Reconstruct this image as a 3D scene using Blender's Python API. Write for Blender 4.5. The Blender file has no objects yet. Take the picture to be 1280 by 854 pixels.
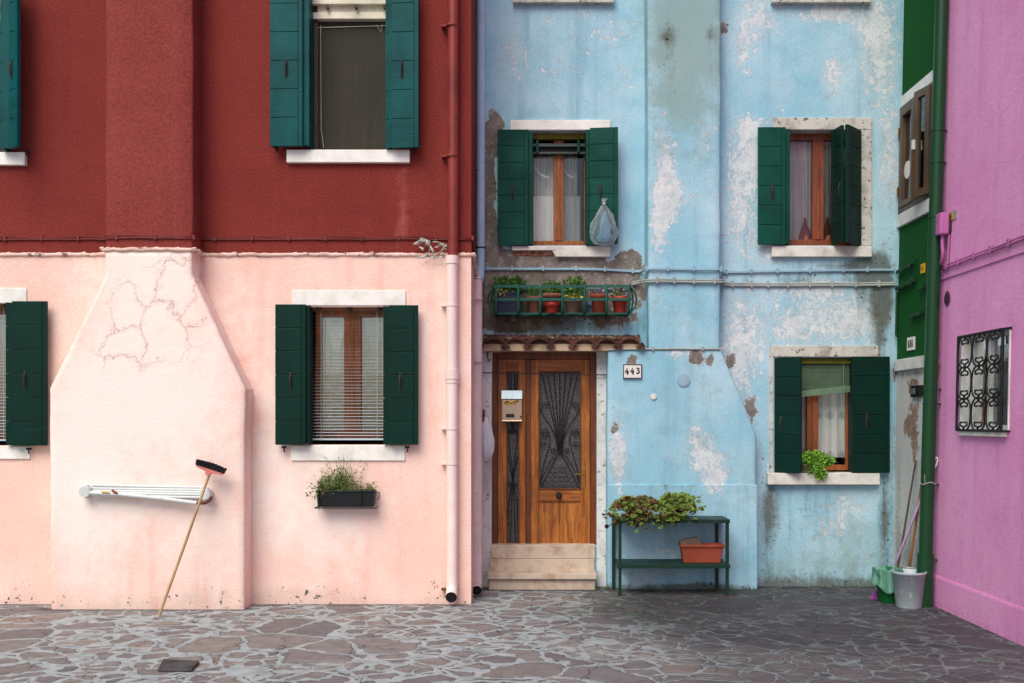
import bpy, bmesh, math, random
from mathutils import Vector, Matrix, noise
random.seed(7)
PI = math.pi
scene = bpy.context.scene
col = scene.collection

# ------------------------------------------------------------------ survey numbers
F, CX, CY, D0, CH = 1280.0, 654.0, 525.0, 10.24, 1.84
def W(px, Y): return (px - CX) * (D0 + Y) / F
def Z(py, Y): return CH - (py - CY) * (D0 + Y) / F
def P(px, py, Y): return Vector((W(px, Y), Y, Z(py, Y)))
R_, RC = 0.0, -0.28          # red house: wall, chimney front
B_, BC = 1.08, 0.88          # blue house: wall, chimney front
XW, LEAN = 4.08, 0.02        # right hand row of walls, leaning outwards a little
def xr(z): return XW + LEAN * z
def RW(px, py):
    k = (py - CY) / (px - CX)
    x = (XW + LEAN * CH) / (1 + LEAN * k)
    return Vector((x, F * x / (px - CX) - D0, CH - k * x))

# ------------------------------------------------------------------ node helper
def S(r, g, b):
    f = lambda c: (c / 255 / 12.92) if c / 255 < .04045 else ((c / 255 + .055) / 1.055) ** 2.4
    return (f(r), f(g), f(b), 1)
class NT:
    def __init__(s, name):
        s.m = bpy.data.materials.new(name); s.m.use_nodes = True
        s.t = s.m.node_tree; s.t.nodes.clear()
        s.out = s.t.nodes.new('ShaderNodeOutputMaterial')
    def new(s, k): return s.t.nodes.new(k)
    def put(s, sock, v):
        if hasattr(v, 'links') or isinstance(v, bpy.types.NodeSocket): s.t.links.new(v, sock)
        else: sock.default_value = v
    def pos(s):
        if not hasattr(s, '_p'): s._p = s.new('ShaderNodeNewGeometry').outputs['Position']
        return s._p
    def island(s): return s.new('ShaderNodeNewGeometry').outputs['Random Per Island']
    def scl(s, v, sc, off=(0, 0, 0), rot=(0, 0, 0)):
        n = s.new('ShaderNodeMapping'); s.put(n.inputs[0], v); n.inputs['Scale'].default_value = sc
        n.inputs['Location'].default_value = off; n.inputs['Rotation'].default_value = rot
        return n.outputs[0]
    def noise(s, v, scale, detail=4, rough=.5, dist=0, colr=False):
        n = s.new('ShaderNodeTexNoise'); s.put(n.inputs['Vector'], v); n.inputs['Scale'].default_value = scale
        n.inputs['Detail'].default_value = detail; n.inputs['Roughness'].default_value = rough
        n.inputs['Distortion'].default_value = dist
        return n.outputs['Color' if colr else 'Fac']
    def vor(s, v, scale, feature='F1', out='Distance', rnd=1):
        n = s.new('ShaderNodeTexVoronoi'); n.feature = feature; s.put(n.inputs['Vector'], v)
        n.inputs['Scale'].default_value = scale; n.inputs['Randomness'].default_value = rnd
        return n.outputs[out]
    def math(s, op, a, b=0.0, c=None, clamp=False):
        n = s.new('ShaderNodeMath'); n.operation = op; n.use_clamp = clamp
        s.put(n.inputs[0], a); s.put(n.inputs[1], b)
        if c is not None: s.put(n.inputs[2], c)
        return n.outputs[0]
    def mul(s, a, b): return s.math('MULTIPLY', a, b)
    def add(s, a, b): return s.math('ADD', a, b)
    def ramp(s, v, lo, hi, a=0.0, b=1.0):
        n = s.new('ShaderNodeMapRange'); n.interpolation_type = 'SMOOTHSTEP'
        s.put(n.inputs[0], v); s.put(n.inputs[1], lo); s.put(n.inputs[2], hi)
        n.inputs[3].default_value = a; n.inputs[4].default_value = b
        return n.outputs[0]
    def mix(s, f, a, b, mode='MIX'):
        n = s.new('ShaderNodeMix'); n.data_type = 'RGBA'; n.blend_type = mode; n.clamp_factor = True
        s.put(n.inputs[0], f); s.put(n.inputs[6], a); s.put(n.inputs[7], b)
        return n.outputs[2]
    def vadd(s, a, b, sc=1.0):
        n = s.new('ShaderNodeVectorMath'); n.operation = 'MULTIPLY_ADD'
        s.put(n.inputs[0], b); n.inputs[1].default_value = (sc,) * 3; s.put(n.inputs[2], a)
        return n.outputs[0]
    def sep(s, v):
        n = s.new('ShaderNodeSeparateXYZ'); s.put(n.inputs[0], v); return n.outputs
    def attr(s, name='mask'):
        n = s.new('ShaderNodeAttribute'); n.attribute_name = name
        q = s.new('ShaderNodeSeparateColor'); s.t.links.new(n.outputs['Color'], q.inputs[0])
        return q.outputs[0], q.outputs[1], q.outputs[2], n.outputs['Alpha']
    def colramp(s, v, stops):
        n = s.new('ShaderNodeValToRGB'); s.put(n.inputs[0], v); e = n.color_ramp.elements
        while len(e) < len(stops): e.new(.5)
        for i, (p, c) in enumerate(stops): e[i].position = p; e[i].color = c
        return n.outputs[0]
    def bump(s, h, strength=.3, dist=.01):
        n = s.new('ShaderNodeBump'); s.put(n.inputs['Height'], h)
        n.inputs['Strength'].default_value = strength; n.inputs['Distance'].default_value = dist
        return n.outputs[0]
    def bsdf(s, color, rough=.6, normal=None, metal=0.0, spec=.5, link=True, **kw):
        n = s.new('ShaderNodeBsdfPrincipled'); s.put(n.inputs['Base Color'], color); s.put(n.inputs['Roughness'], rough)
        s.put(n.inputs['Metallic'], metal); s.put(n.inputs['Specular IOR Level'], spec)
        if normal is not None: s.put(n.inputs['Normal'], normal)
        for k, v in kw.items(): s.put(n.inputs[k], v)
        if link: s.t.links.new(n.outputs[0], s.out.inputs[0])
        return n.outputs[0]

# ------------------------------------------------------------------ materials
M = {}
def plaster(key, base, var, deep, white=None, grey=None, dirt=None, moss=None, grain=85, bump=.35, streak=.35,
            crack=None, low=None, mic=.3, dsoft=.8, dsc=34):
    n = NT(key); p = n.pos()
    big = n.noise(p, .9, 4, .55); med = n.noise(p, 4.5, 7, .66); fine = n.noise(p, grain, 3, .6)
    st = n.noise(n.scl(p, (6, 6, .55)), 1, 6, .62); pn = n.noise(n.scl(p, (1.15, 1, .9)), 12, 8, .74, .25); pn2 = n.noise(n.scl(p, (1, 1, 1), (9, 4, 2)), 4.2, 8, .74, .3)
    c = n.mix(n.ramp(big, .36, .66), base, var)
    c = n.mix(n.mul(n.ramp(st, .48, .74), streak), c, deep)
    c = n.mix(n.mul(n.ramp(med, .5, .75), .35), c, deep)
    c = n.mix(n.mul(n.ramp(fine, .4, .72), mic), c, tuple(x * .62 for x in deep[:3]) + (1,)); c = n.mix(n.mul(n.ramp(fine, .5, .3), mic * .5), c, tuple(min(1, x * 1.25) for x in base[:3]) + (1,))
    h = n.add(n.mul(fine, .55), n.mul(med, .9))
    R, G, Bc, A = n.attr()
    rough = .9
    if low is not None:
        f = n.ramp(n.add(R, n.mul(n.add(pn2, -.5), 1.1)), .2, .9); c = n.mix(f, c, low)
    if white is not None:
        tint0 = n.mix(n.ramp(med, .35, .7), white, tuple(x * .86 for x in white[:3]) + (1,))
        f = n.ramp(n.add(R, n.mul(n.add(pn, -.5), 3.2)), .56, .60); fade = n.ramp(n.add(R, n.mul(n.add(n.noise(p, 2.2, 6, .7), -.5), 2.2)), .1, .75); c = n.mix(n.mul(fade, .22), c, white); fl = n.ramp(n.add(n.mul(R, .16), n.noise(p, 30, 6, .72)), .66, .69); c = n.mix(n.mul(fl, .75), c, tint0); h = n.add(h, n.mul(fl, -.6))
        tint = n.mix(n.ramp(med, .35, .7), white, tuple(x * .86 for x in white[:3]) + (1,))
        c = n.mix(n.mul(f, n.ramp(med, .3, .62, .95, .6)), c, tint); h = n.add(h, n.mul(f, -1.1))
    if moss is not None:
        f = n.ramp(n.add(A, n.mul(n.add(pn2, -.5), 1.8)), .25, .95); c = n.mix(n.mul(f, .85), c, moss)
    if grey is not None:
        f = n.ramp(n.add(G, n.mul(n.add(pn2, -.5), 2.1)), .50, .53)
        rim = n.ramp(n.add(G, n.mul(n.add(pn2, -.5), 2.1)), .40, .49)
        c = n.mix(n.mul(rim, .6), c, S(200, 205, 205))
        gt = n.mix(n.ramp(med, .35, .68), grey, tuple(x * .5 for x in grey[:3]) + (1,))
        gt = n.mix(n.mul(n.ramp(pn, .52, .6), .7), gt, S(176, 172, 164)); gt = n.mix(n.mul(n.ramp(n.noise(p, 2.6, 5, .6), .5, .7), .6), gt, S(112, 86, 70)); gt = n.mix(n.mul(n.ramp(fine, .4, .7), .5), gt, tuple(min(1, x * 1.5) for x in grey[:3]) + (1,))
        c = n.mix(f, c, gt); h = n.add(h, n.mul(f, -2.2))
    if dirt is not None:
        f = n.ramp(n.add(Bc, n.mul(n.add(n.add(n.mul(st, .5), n.mul(pn, .5)), -.5), 1.9)), .25, .95)
        c = n.mix(n.mul(f, dsoft), c, dirt)
        sp = n.noise(p, dsc, 4, .6)
        f2 = n.mul(n.ramp(sp, .61, .66), n.ramp(Bc, .1, .6)); c = n.mix(f2, c, tuple(x * .35 for x in dirt[:3]) + (1,))
    if crack is not None:
        q = n.vadd(n.scl(p, (1, 1, .8)), n.noise(p, 3.0, 6, .66, colr=True), .42)
        e = n.vor(q, 2.9, 'DISTANCE_TO_EDGE'); cw = n.ramp(n.noise(p, 7, 4, .6), .35, .7, .006, .02)
        line = n.mul(n.ramp(e, .0, cw, 1, 0), n.ramp(n.add(A, n.mul(n.add(med, -.5), .9)), .2, .6))
        halo = n.mul(n.ramp(e, .0, .13, 1, 0), n.ramp(A, .2, .9))
        c = n.mix(n.mul(halo, .22), c, crack); c = n.mix(n.mul(line, .6), c, crack); h = n.add(h, n.mul(line, -.6))
    n.bsdf(c, rough, n.bump(h, bump, .012), spec=.2); M[key] = n.m
def paint(key, base, rough=.45, worn=None, grain=30, amt=.3, bump=.15, metal=0.0, dark=.6, board=False):
    n = NT(key); p = n.pos(); a = n.noise(p, 2.3, 5, .6); b = n.noise(n.scl(p, (30, 30, 5)), 1, 5, .6); g = n.noise(p, grain, 6, .65)
    d = tuple(x * dark for x in base[:3]) + (1,)
    c = n.mix(n.ramp(a, .35, .7), base, d); c = n.mix(n.mul(n.ramp(b, .45, .75), .4), c, d)
    if board: c = n.mix(n.ramp(n.island(), 0, 1, 0, .45), c, d); c = n.mix(n.mul(n.ramp(n.noise(n.scl(p, (2, 2, 40)), 1, 6, .65), .56, .7), .35), c, tuple(min(1, x * 1.7 + .003) for x in base[:3]) + (1,)); c = n.mix(n.mul(n.ramp(n.noise(p, 55, 5, .7), .66, .7), .5), c, S(120, 116, 100))
    if worn is not None: c = n.mix(n.mul(n.ramp(g, .6, .66), amt), c, worn)
    n.bsdf(c, n.ramp(a, .3, .7, rough * .85, min(1, rough * 1.25)), n.bump(n.add(g, b), bump, .004), metal=metal, spec=.18 if board else .4); M[key] = n.m
def wood(key, light, dark, rough=.42, horiz=False):
    n = NT(key); p = n.pos(); sc = (3.0, 9, 26) if horiz else (26, 9, 1.6)
    q = n.vadd(n.scl(p, sc), n.noise(p, 4, 3, .5, colr=True), 1.3)
    g = n.noise(q, 1.0, 6, .6, .6); g2 = n.noise(n.scl(p, (140, 60, 6) if not horiz else (6, 60, 140)), 1, 3, .5); a = n.noise(p, 1.8, 4, .5)
    c = n.mix(n.ramp(g, .3, .68), light, dark); c = n.mix(n.mul(n.ramp(g2, .45, .7), .4), c, dark)
    c = n.mix(n.mul(n.ramp(a, .45, .75), .5), c, tuple(x * .55 for x in dark[:3]) + (1,))
    n.bsdf(c, n.ramp(a, .3, .7, rough, rough + .2), n.bump(n.add(g, g2), .12, .003)); M[key] = n.m
def stone(key, base, dark, rough=.85, spots=None):
    n = NT(key); p = n.pos(); a = n.noise(p, 5, 8, .66); f = n.noise(p, 70, 4, .6); st = n.noise(n.scl(p, (9, 9, 1.2)), 1, 6, .6)
    c = n.mix(n.ramp(a, .42, .72), base, dark); c = n.mix(n.mul(n.ramp(f, .5, .7), .3), c, dark); c = n.mix(n.mul(n.ramp(st, .52, .72), .4), c, dark)
    if spots is not None: c = n.mix(n.ramp(n.noise(p, 14, 8, .7), .57, .62), c, spots)
    n.bsdf(c, rough, n.bump(n.add(a, n.mul(f, .5)), .35, .006), spec=.25); M[key] = n.m
def leafmat(key, cols, rough=.5):
    n = NT(key); c = n.colramp(n.island(), [(i / max(1, len(cols) - 1), x) for i, x in enumerate(cols)])
    b = n.bsdf(c, rough, link=False, spec=.35)
    t = n.new('ShaderNodeBsdfTranslucent'); n.put(t.inputs[0], c)
    m = n.new('ShaderNodeMixShader'); m.inputs[0].default_value = .25
    n.t.links.new(b, m.inputs[1]); n.t.links.new(t.outputs[0], m.inputs[2]); n.t.links.new(m.outputs[0], n.out.inputs[0]); M[key] = n.m
def cloth(key, base, dark, trans=.3, alpha=1.0, weave=260):
    n = NT(key); p = n.pos(); a = n.noise(n.scl(p, (16, 16, 1.2)), 1, 4, .6); w = n.noise(p, weave, 2, .5)
    c = n.mix(n.ramp(a, .4, .7), base, dark); c = n.mix(n.mul(w, .25), c, dark)
    b = n.bsdf(c, .9, link=False, spec=.1); t = n.new('ShaderNodeBsdfTranslucent'); n.put(t.inputs[0], c)
    m = n.new('ShaderNodeMixShader'); m.inputs[0].default_value = trans
    n.t.links.new(b, m.inputs[1]); n.t.links.new(t.outputs[0], m.inputs[2]); o = m.outputs[0]
    if alpha < 1:
        x = n.new('ShaderNodeBsdfTransparent'); k = n.new('ShaderNodeMixShader'); k.inputs[0].default_value = alpha
        n.t.links.new(x.outputs[0], k.inputs[1]); n.t.links.new(o, k.inputs[2]); o = k.outputs[0]
    n.t.links.new(o, n.out.inputs[0]); M[key] = n.m
def glass(key, refl=.14, tint=(.85, .9, .9, 1), rough=.02, wob=.02, scale=6):
    n = NT(key); p = n.pos()
    t = n.new('ShaderNodeBsdfTransparent'); t.inputs[0].default_value = tint
    g = n.new('ShaderNodeBsdfGlossy'); g.inputs['Roughness'].default_value = rough
    n.put(g.inputs['Normal'], n.bump(n.noise(p, scale, 3, .5), wob, .05))
    fr = n.new('ShaderNodeFresnel'); fr.inputs[0].default_value = 1.5
    m = n.new('ShaderNodeMixShader'); n.put(m.inputs[0], n.add(fr.outputs[0], refl))
    n.t.links.new(t.outputs[0], m.inputs[1]); n.t.links.new(g.outputs[0], m.inputs[2]); n.t.links.new(m.outputs[0], n.out.inputs[0]); M[key] = n.m
def plastic_film(key, base, alpha):
    n = NT(key); b = n.bsdf(base, .25, n.bump(n.noise(n.pos(), 30, 4, .6), .5, .02), link=False)
    x = n.new('ShaderNodeBsdfTransparent'); k = n.new('ShaderNodeMixShader')
    lw = n.new('ShaderNodeLayerWeight'); lw.inputs[0].default_value = .45
    n.put(k.inputs[0], n.math('ADD', n.mul(lw.outputs['Facing'], .5), alpha, clamp=True))
    n.t.links.new(x.outputs[0], k.inputs[1]); n.t.links.new(b, k.inputs[2]); n.t.links.new(k.outputs[0], n.out.inputs[0]); M[key] = n.m

plaster('red_shaft_lit', S(147, 67, 60), S(140, 60, 53), S(124, 50, 45), dirt=S(92, 40, 34), grain=55, bump=.9, streak=.3, mic=.5)  # red stucco made lighter: the shaft's stronger light is put into the colour
plaster('red_stucco', S(138, 55, 48), S(129, 49, 43), S(112, 40, 36), dirt=S(92, 40, 34), grain=55, bump=.9, streak=.45, mic=.55, low=S(170, 92, 82))
plaster('pink_stucco', S(250, 208, 192), S(252, 218, 204), S(245, 186, 168), dirt=S(150, 158, 142), grain=50, bump=.65, streak=.6, mic=.22, dsoft=.2, dsc=20, low=S(251, 236, 226), crack=S(226, 164, 144))
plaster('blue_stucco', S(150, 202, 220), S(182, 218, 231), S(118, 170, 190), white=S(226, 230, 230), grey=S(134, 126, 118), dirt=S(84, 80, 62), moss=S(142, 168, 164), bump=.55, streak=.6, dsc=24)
plaster('magenta_stucco', S(238, 166, 210), S(231, 152, 202), S(212, 128, 184), dirt=S(160, 84, 134), grain=55, bump=.45, streak=.5, mic=.28, low=S(232, 176, 212))
plaster('green_stucco', S(8, 84, 30), S(6, 78, 26), S(4, 62, 20), bump=.25, streak=.2)
plaster('white_plaster', S(206, 206, 200), S(192, 196, 192), S(172, 174, 168), grey=S(150, 128, 108), dirt=S(120, 110, 96), bump=.5)
stone('white_stone', S(226, 224, 216), S(188, 184, 172)); stone('white_trim', S(246, 243, 236), S(222, 217, 206))
stone('old_stone', S(206, 204, 194), S(150, 146, 134), spots=S(92, 86, 76)); stone('cream_stone', S(206, 190, 170), S(166, 140, 116))
stone('cornice', S(238, 206, 190), S(200, 160, 146), spots=S(120, 90, 80)); stone('dark_slab', S(82, 78, 78), S(52, 50, 52)); stone('brick', S(116, 94, 80), S(74, 62, 56))
stone('jamb_white', S(222, 222, 220), S(186, 186, 186), spots=S(150, 142, 134))
stone('tile', S(92, 54, 44), S(36, 28, 26), spots=S(40, 44, 30)); stone('mortar_fill', S(196, 172, 142), S(150, 124, 98)); stone('tile_mortar', S(106, 70, 60), S(44, 36, 34), spots=S(112, 112, 100))
paint('teal_paint', S(0, 84, 84), .45, S(20, 112, 104), amt=.2, board=True); paint('green_paint', S(0, 46, 37), .45, S(8, 80, 60), amt=.2, board=True)
paint('faded_green', S(0, 76, 62), .55, S(30, 40, 34), amt=.35, board=True); paint('dark_green_paint', S(0, 46, 37), .5, board=True)
paint('cream_paint', S(238, 228, 204), .5); paint('brown_frame', S(96, 76, 58), .4); paint('white_paint', S(236, 236, 230), .5, S(190, 180, 165))
paint('red_pipe', S(146, 58, 50), .38); paint('pink_pipe', S(246, 222, 214), .42, S(208, 160, 146), amt=.4, dark=.88); paint('old_pink_pipe', S(240, 216, 210), .55, S(170, 130, 120), amt=.5, dark=.85)
paint('blue_pipe', S(186, 218, 238), .5, S(120, 130, 140), amt=.3, dark=.85); paint('green_pipe', S(14, 66, 32), .35, S(60, 120, 70), amt=.1, dark=.8)
paint('rack_green', S(14, 90, 76), .5, S(180, 190, 180), amt=.25); paint('table_green', S(4, 50, 38), .5, S(90, 70, 50), amt=.4); paint('rusty', S(112, 66, 46), .8, S(70, 50, 40), amt=.6)
paint('iron', S(18, 20, 24), .45); paint('dark_metal', S(48, 42, 38), .6, S(90, 60, 45), amt=.5); paint('red_cable', S(120, 44, 38), .6, S(80, 40, 36), amt=.5)
paint('blue_cable', S(150, 184, 200), .6, S(110, 110, 100), amt=.5, dark=.8); paint('old_cable', S(168, 176, 170), .6, S(90, 90, 76), amt=.6, dark=.7); paint('magenta_cable', S(196, 112, 172), .6, S(90, 60, 80), amt=.3)
paint('green_cable', S(6, 62, 26), .5); paint('terracotta', S(158, 72, 48), .75, S(186, 120, 92), amt=.3); paint('clay_red', S(168, 52, 36), .55); paint('old_clay', S(150, 96, 72), .85, S(190, 180, 165), amt=.6)
paint('mossy_pot', S(138, 124, 98), .9, S(80, 80, 50), amt=.6); paint('black_plastic', S(22, 26, 30), .4); paint('navy_plastic', S(24, 40, 70), .4); paint('blue_grey_plastic', S(92, 112, 130), .5)
paint('bucket_white', S(178, 190, 194), .4, S(240, 240, 236), amt=1.0, grain=9, dark=.86); paint('bucket_green', S(16, 112, 52), .4); paint('lilac_plastic', S(206, 168, 206), .4); paint('lilac_bristle', S(200, 110, 196), .7)
paint('bamboo', S(160, 112, 58), .55, S(100, 66, 36), amt=.5); paint('pale_wood', S(196, 160, 116), .6, S(150, 112, 76), amt=.4); paint('dull_wood', S(96, 78, 60), .7); paint('coral_plastic', S(232, 130, 120), .45)
paint('bristle_dark', S(26, 28, 36), .85, grain=220, bump=.8); paint('plate_white', S(232, 226, 220), .35, dark=.94); paint('rail_white', S(220, 224, 222), .4, S(160, 150, 140), amt=.4, dark=.85); paint('steel', S(196, 200, 202), .32, metal=.85, dark=.85)
paint('copper_mail', S(196, 172, 152), .32, metal=.6, dark=.85); paint('zinc_mail', S(150, 166, 172), .35, metal=.5); paint('brass', S(190, 150, 80), .3, metal=.9); paint('soil', S(48, 38, 30), .95)
paint('roller_green', S(112, 140, 112), .6, S(80, 100, 76), amt=.4); paint('mossy_board', S(120, 116, 40), .9, S(70, 70, 20), amt=.8, grain=18); paint('roller_dark', S(70, 84, 80), .5)
paint('yellow_tag', S(236, 176, 20), .5); paint('grey_tag', S(150, 156, 164), .5); paint('blind_slat', S(190, 206, 216), .35, dark=.92); paint('cardboard', S(140, 100, 76), .8)
paint('dark_room', S(20, 20, 22), .9); paint('room_wall', S(70, 66, 62), .9); paint('pipe_mouth_shade', S(12, 12, 12), .8); paint('blue_white', S(196, 214, 224), .5)
wood('door_wood', S(198, 124, 46), S(134, 70, 18)); wood('door_wood_across', S(192, 118, 42), S(130, 66, 18), horiz=True); wood('door_wood_dark', S(128, 64, 22), S(84, 40, 14)); wood('frame_wood', S(172, 98, 44), S(118, 62, 26)); wood('red_wood', S(150, 76, 40), S(106, 48, 24))
leafmat('leaf_green', [S(58, 104, 40), S(88, 136, 52), S(120, 160, 74), S(44, 84, 36)]); leafmat('leaf_bright', [S(98, 156, 40), S(130, 184, 60), S(158, 204, 84), S(84, 140, 44)])
leafmat('leaf_succulent', [S(92, 128, 56), S(126, 154, 68), S(156, 172, 86), S(84, 104, 48)]); leafmat('leaf_rust', [S(120, 112, 64), S(132, 92, 58), S(112, 70, 50), S(98, 110, 60)])
leafmat('leaf_herb', [S(86, 116, 50), S(118, 140, 70), S(140, 150, 80), S(66, 92, 44)]); leafmat('petal_yellow', [S(220, 190, 60), S(236, 210, 110)]); leafmat('petal_mauve', [S(150, 150, 180), S(190, 186, 206), S(120, 84, 110)]); leafmat('petal_white', [S(232, 230, 224), S(214, 206, 190)])
leafmat('leaf_weed', [S(62, 98, 44), S(92, 128, 60), S(54, 76, 40)]); leafmat('leaf_dry', [S(110, 76, 60), S(90, 50, 46), S(140, 110, 90)])
cloth('curtain_white', S(250, 246, 240), S(226, 220, 214)); cloth('curtain_cream', S(240, 234, 224), S(200, 192, 180)); cloth('curtain_lilac', S(244, 246, 240), S(212, 212, 206)); cloth('curtain_grey', S(120, 132, 136), S(74, 86, 90)); cloth('lace', S(244, 248, 244), S(186, 194, 188), alpha=.9, weave=90)
cloth('rag_white', S(214, 210, 200), S(160, 152, 140), .1); cloth('rag_mint', S(128, 178, 156), S(70, 128, 104), .1); cloth('screen_mesh', S(72, 68, 60), S(66, 63, 56), .1, weave=120); cloth('thread', S(130, 120, 130), S(110, 100, 110), .1); cloth('bag_white', S(250, 250, 252), S(214, 220, 232), .3)
glass('clear_glass', .05, (.94, .97, .97, 1)); glass('old_glass', .2, (.8, .86, .86, 1), .04, .05); glass('mirror_glass', .26, (.82, .88, .88, 1), .03, .03)
plastic_film('film', S(206, 222, 230), .1); plastic_film('film_blue', S(130, 186, 214), .3)
# obscured door glass, dull and pebbled
n = NT('pebbled_glass'); p = n.pos(); v = n.vor(p, 95); c = n.mix(n.ramp(v, .2, .7), S(104, 102, 98), S(52, 52, 52)); n.bsdf(c, .28, n.bump(v, .6, .006), spec=.5); M['pebbled_glass'] = n.m
# broken brick showing through under a window sill
n = NT('broken_brick'); p = n.pos(); a = n.noise(p, 20, 6, .7); c = n.colramp(a, [(.3, S(70, 52, 44)), (.48, S(150, 84, 62)), (.58, S(176, 140, 116)), (.75, S(90, 62, 50))]); n.bsdf(c, .95, n.bump(a, .8, .02)); M['broken_brick'] = n.m

# paving: crazy paving of porphyry in wide pale joints, mossy and close jointed to the right
n = NT('crazy_paving'); p = n.pos(); R, G, Bc, A = n.attr()
q = n.vadd(n.scl(p, (1, 1.1, 0)), n.noise(p, 1.9, 3, .5, colr=True), .3); q = n.vadd(q, n.noise(p, 10, 4, .6, colr=True), .085)
eA = n.mul(n.vor(q, 1.9, 'DISTANCE_TO_EDGE'), 1 / 1.9); cA = n.vor(q, 1.9, 'F1', 'Color'); eB = n.mul(n.vor(q, 4.1, 'DISTANCE_TO_EDGE'), 1 / 4.1); cB = n.vor(q, 4.1, 'F1', 'Color')
sA = n.new('ShaderNodeSeparateColor'); n.put(sA.inputs[0], cA); whole = n.math('GREATER_THAN', sA.outputs[2], .6)
e = n.math('MINIMUM', eA, n.math('MAXIMUM', eB, n.mul(whole, 9))); cid = n.mix(whole, cB, cA)
wn = n.noise(p, 3.2, 5, .6); w = n.add(n.mul(R, .015), n.mul(n.add(wn, -.45), n.add(n.mul(R, .085), .03))); w = n.math('MAXIMUM', w, .004)
stn = n.ramp(e, w, n.add(w, .010))
sep = n.new('ShaderNodeSeparateColor'); n.put(sep.inputs[0], cid)
fine = n.noise(p, 60, 5, .65); med = n.noise(p, 7, 7, .65); big = n.noise(p, .8, 4, .6)
sc = n.colramp(sep.outputs[0], [(0, S(110, 104, 104)), (.3, S(132, 125, 121)), (.5, S(120, 116, 117)), (.7, S(142, 131, 122)), (.85, S(127, 122, 122)), (1, S(102, 98, 101))])
sc = n.mix(n.mul(n.ramp(med, .4, .7), .45), sc, S(86, 80, 80)); sc = n.mix(n.mul(n.ramp(fine, .45, .72), .35), sc, S(150, 144, 142)); 
mc = n.mix(n.ramp(med, .35, .7), S(172, 180, 182), S(142, 150, 152)); mc = n.mix(n.mul(n.ramp(fine, .45, .7), .3), mc, S(112, 116, 114)); mc = n.mix(n.mul(n.ramp(n.noise(p, 4, 7, .72), .5, .66), .5), mc, S(118, 118, 112))
mc = n.mix(n.ramp(n.add(A, n.mul(n.add(n.noise(p, 5, 7, .7), -.5), 1.7)), .35, .8), mc, S(66, 82, 52))
c = n.mix(stn, mc, sc); rimd = n.mul(n.mul(stn, n.ramp(e, w, n.add(w, .028), 1, 0)), n.ramp(med, .4, .6)); c = n.mix(n.mul(rimd, .5), c, S(60, 56, 56))
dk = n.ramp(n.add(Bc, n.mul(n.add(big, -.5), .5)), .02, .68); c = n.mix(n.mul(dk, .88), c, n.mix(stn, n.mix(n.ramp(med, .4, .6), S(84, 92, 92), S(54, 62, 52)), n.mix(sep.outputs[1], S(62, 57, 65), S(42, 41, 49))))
smear = n.ramp(n.add(G, n.mul(n.add(n.noise(p, 2.2, 8, .7), -.5), 1.6)), .5, .75); c = n.mix(n.mul(smear, .4), c, n.mix(n.ramp(med, .4, .7), S(158, 158, 154), S(128, 128, 126)))
dust = n.ramp(n.noise(n.scl(p, (1, 1, 1), (7, 1, 0)), 2.6, 8, .72), .52, .75); c = n.mix(n.mul(dust, .18), c, S(120, 120, 120))
cr = n.vor(n.vadd(p, n.noise(p, 6, 4, .6, colr=True), .2), 1.3, 'DISTANCE_TO_EDGE'); crl = n.mul(n.ramp(cr, 0, .008, 1, 0), n.ramp(wn, .4, .55)); c = n.mix(n.mul(crl, .8), c, S(46, 44, 44))
h = n.add(n.add(n.mul(stn, .7), n.mul(med, .5)), n.add(n.mul(fine, .22), n.mul(crl, -.6)))
n.bsdf(c, n.ramp(med, .3, .7, .5, .8), n.bump(h, .85, .02), spec=.35); M['crazy_paving'] = n.m

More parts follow.
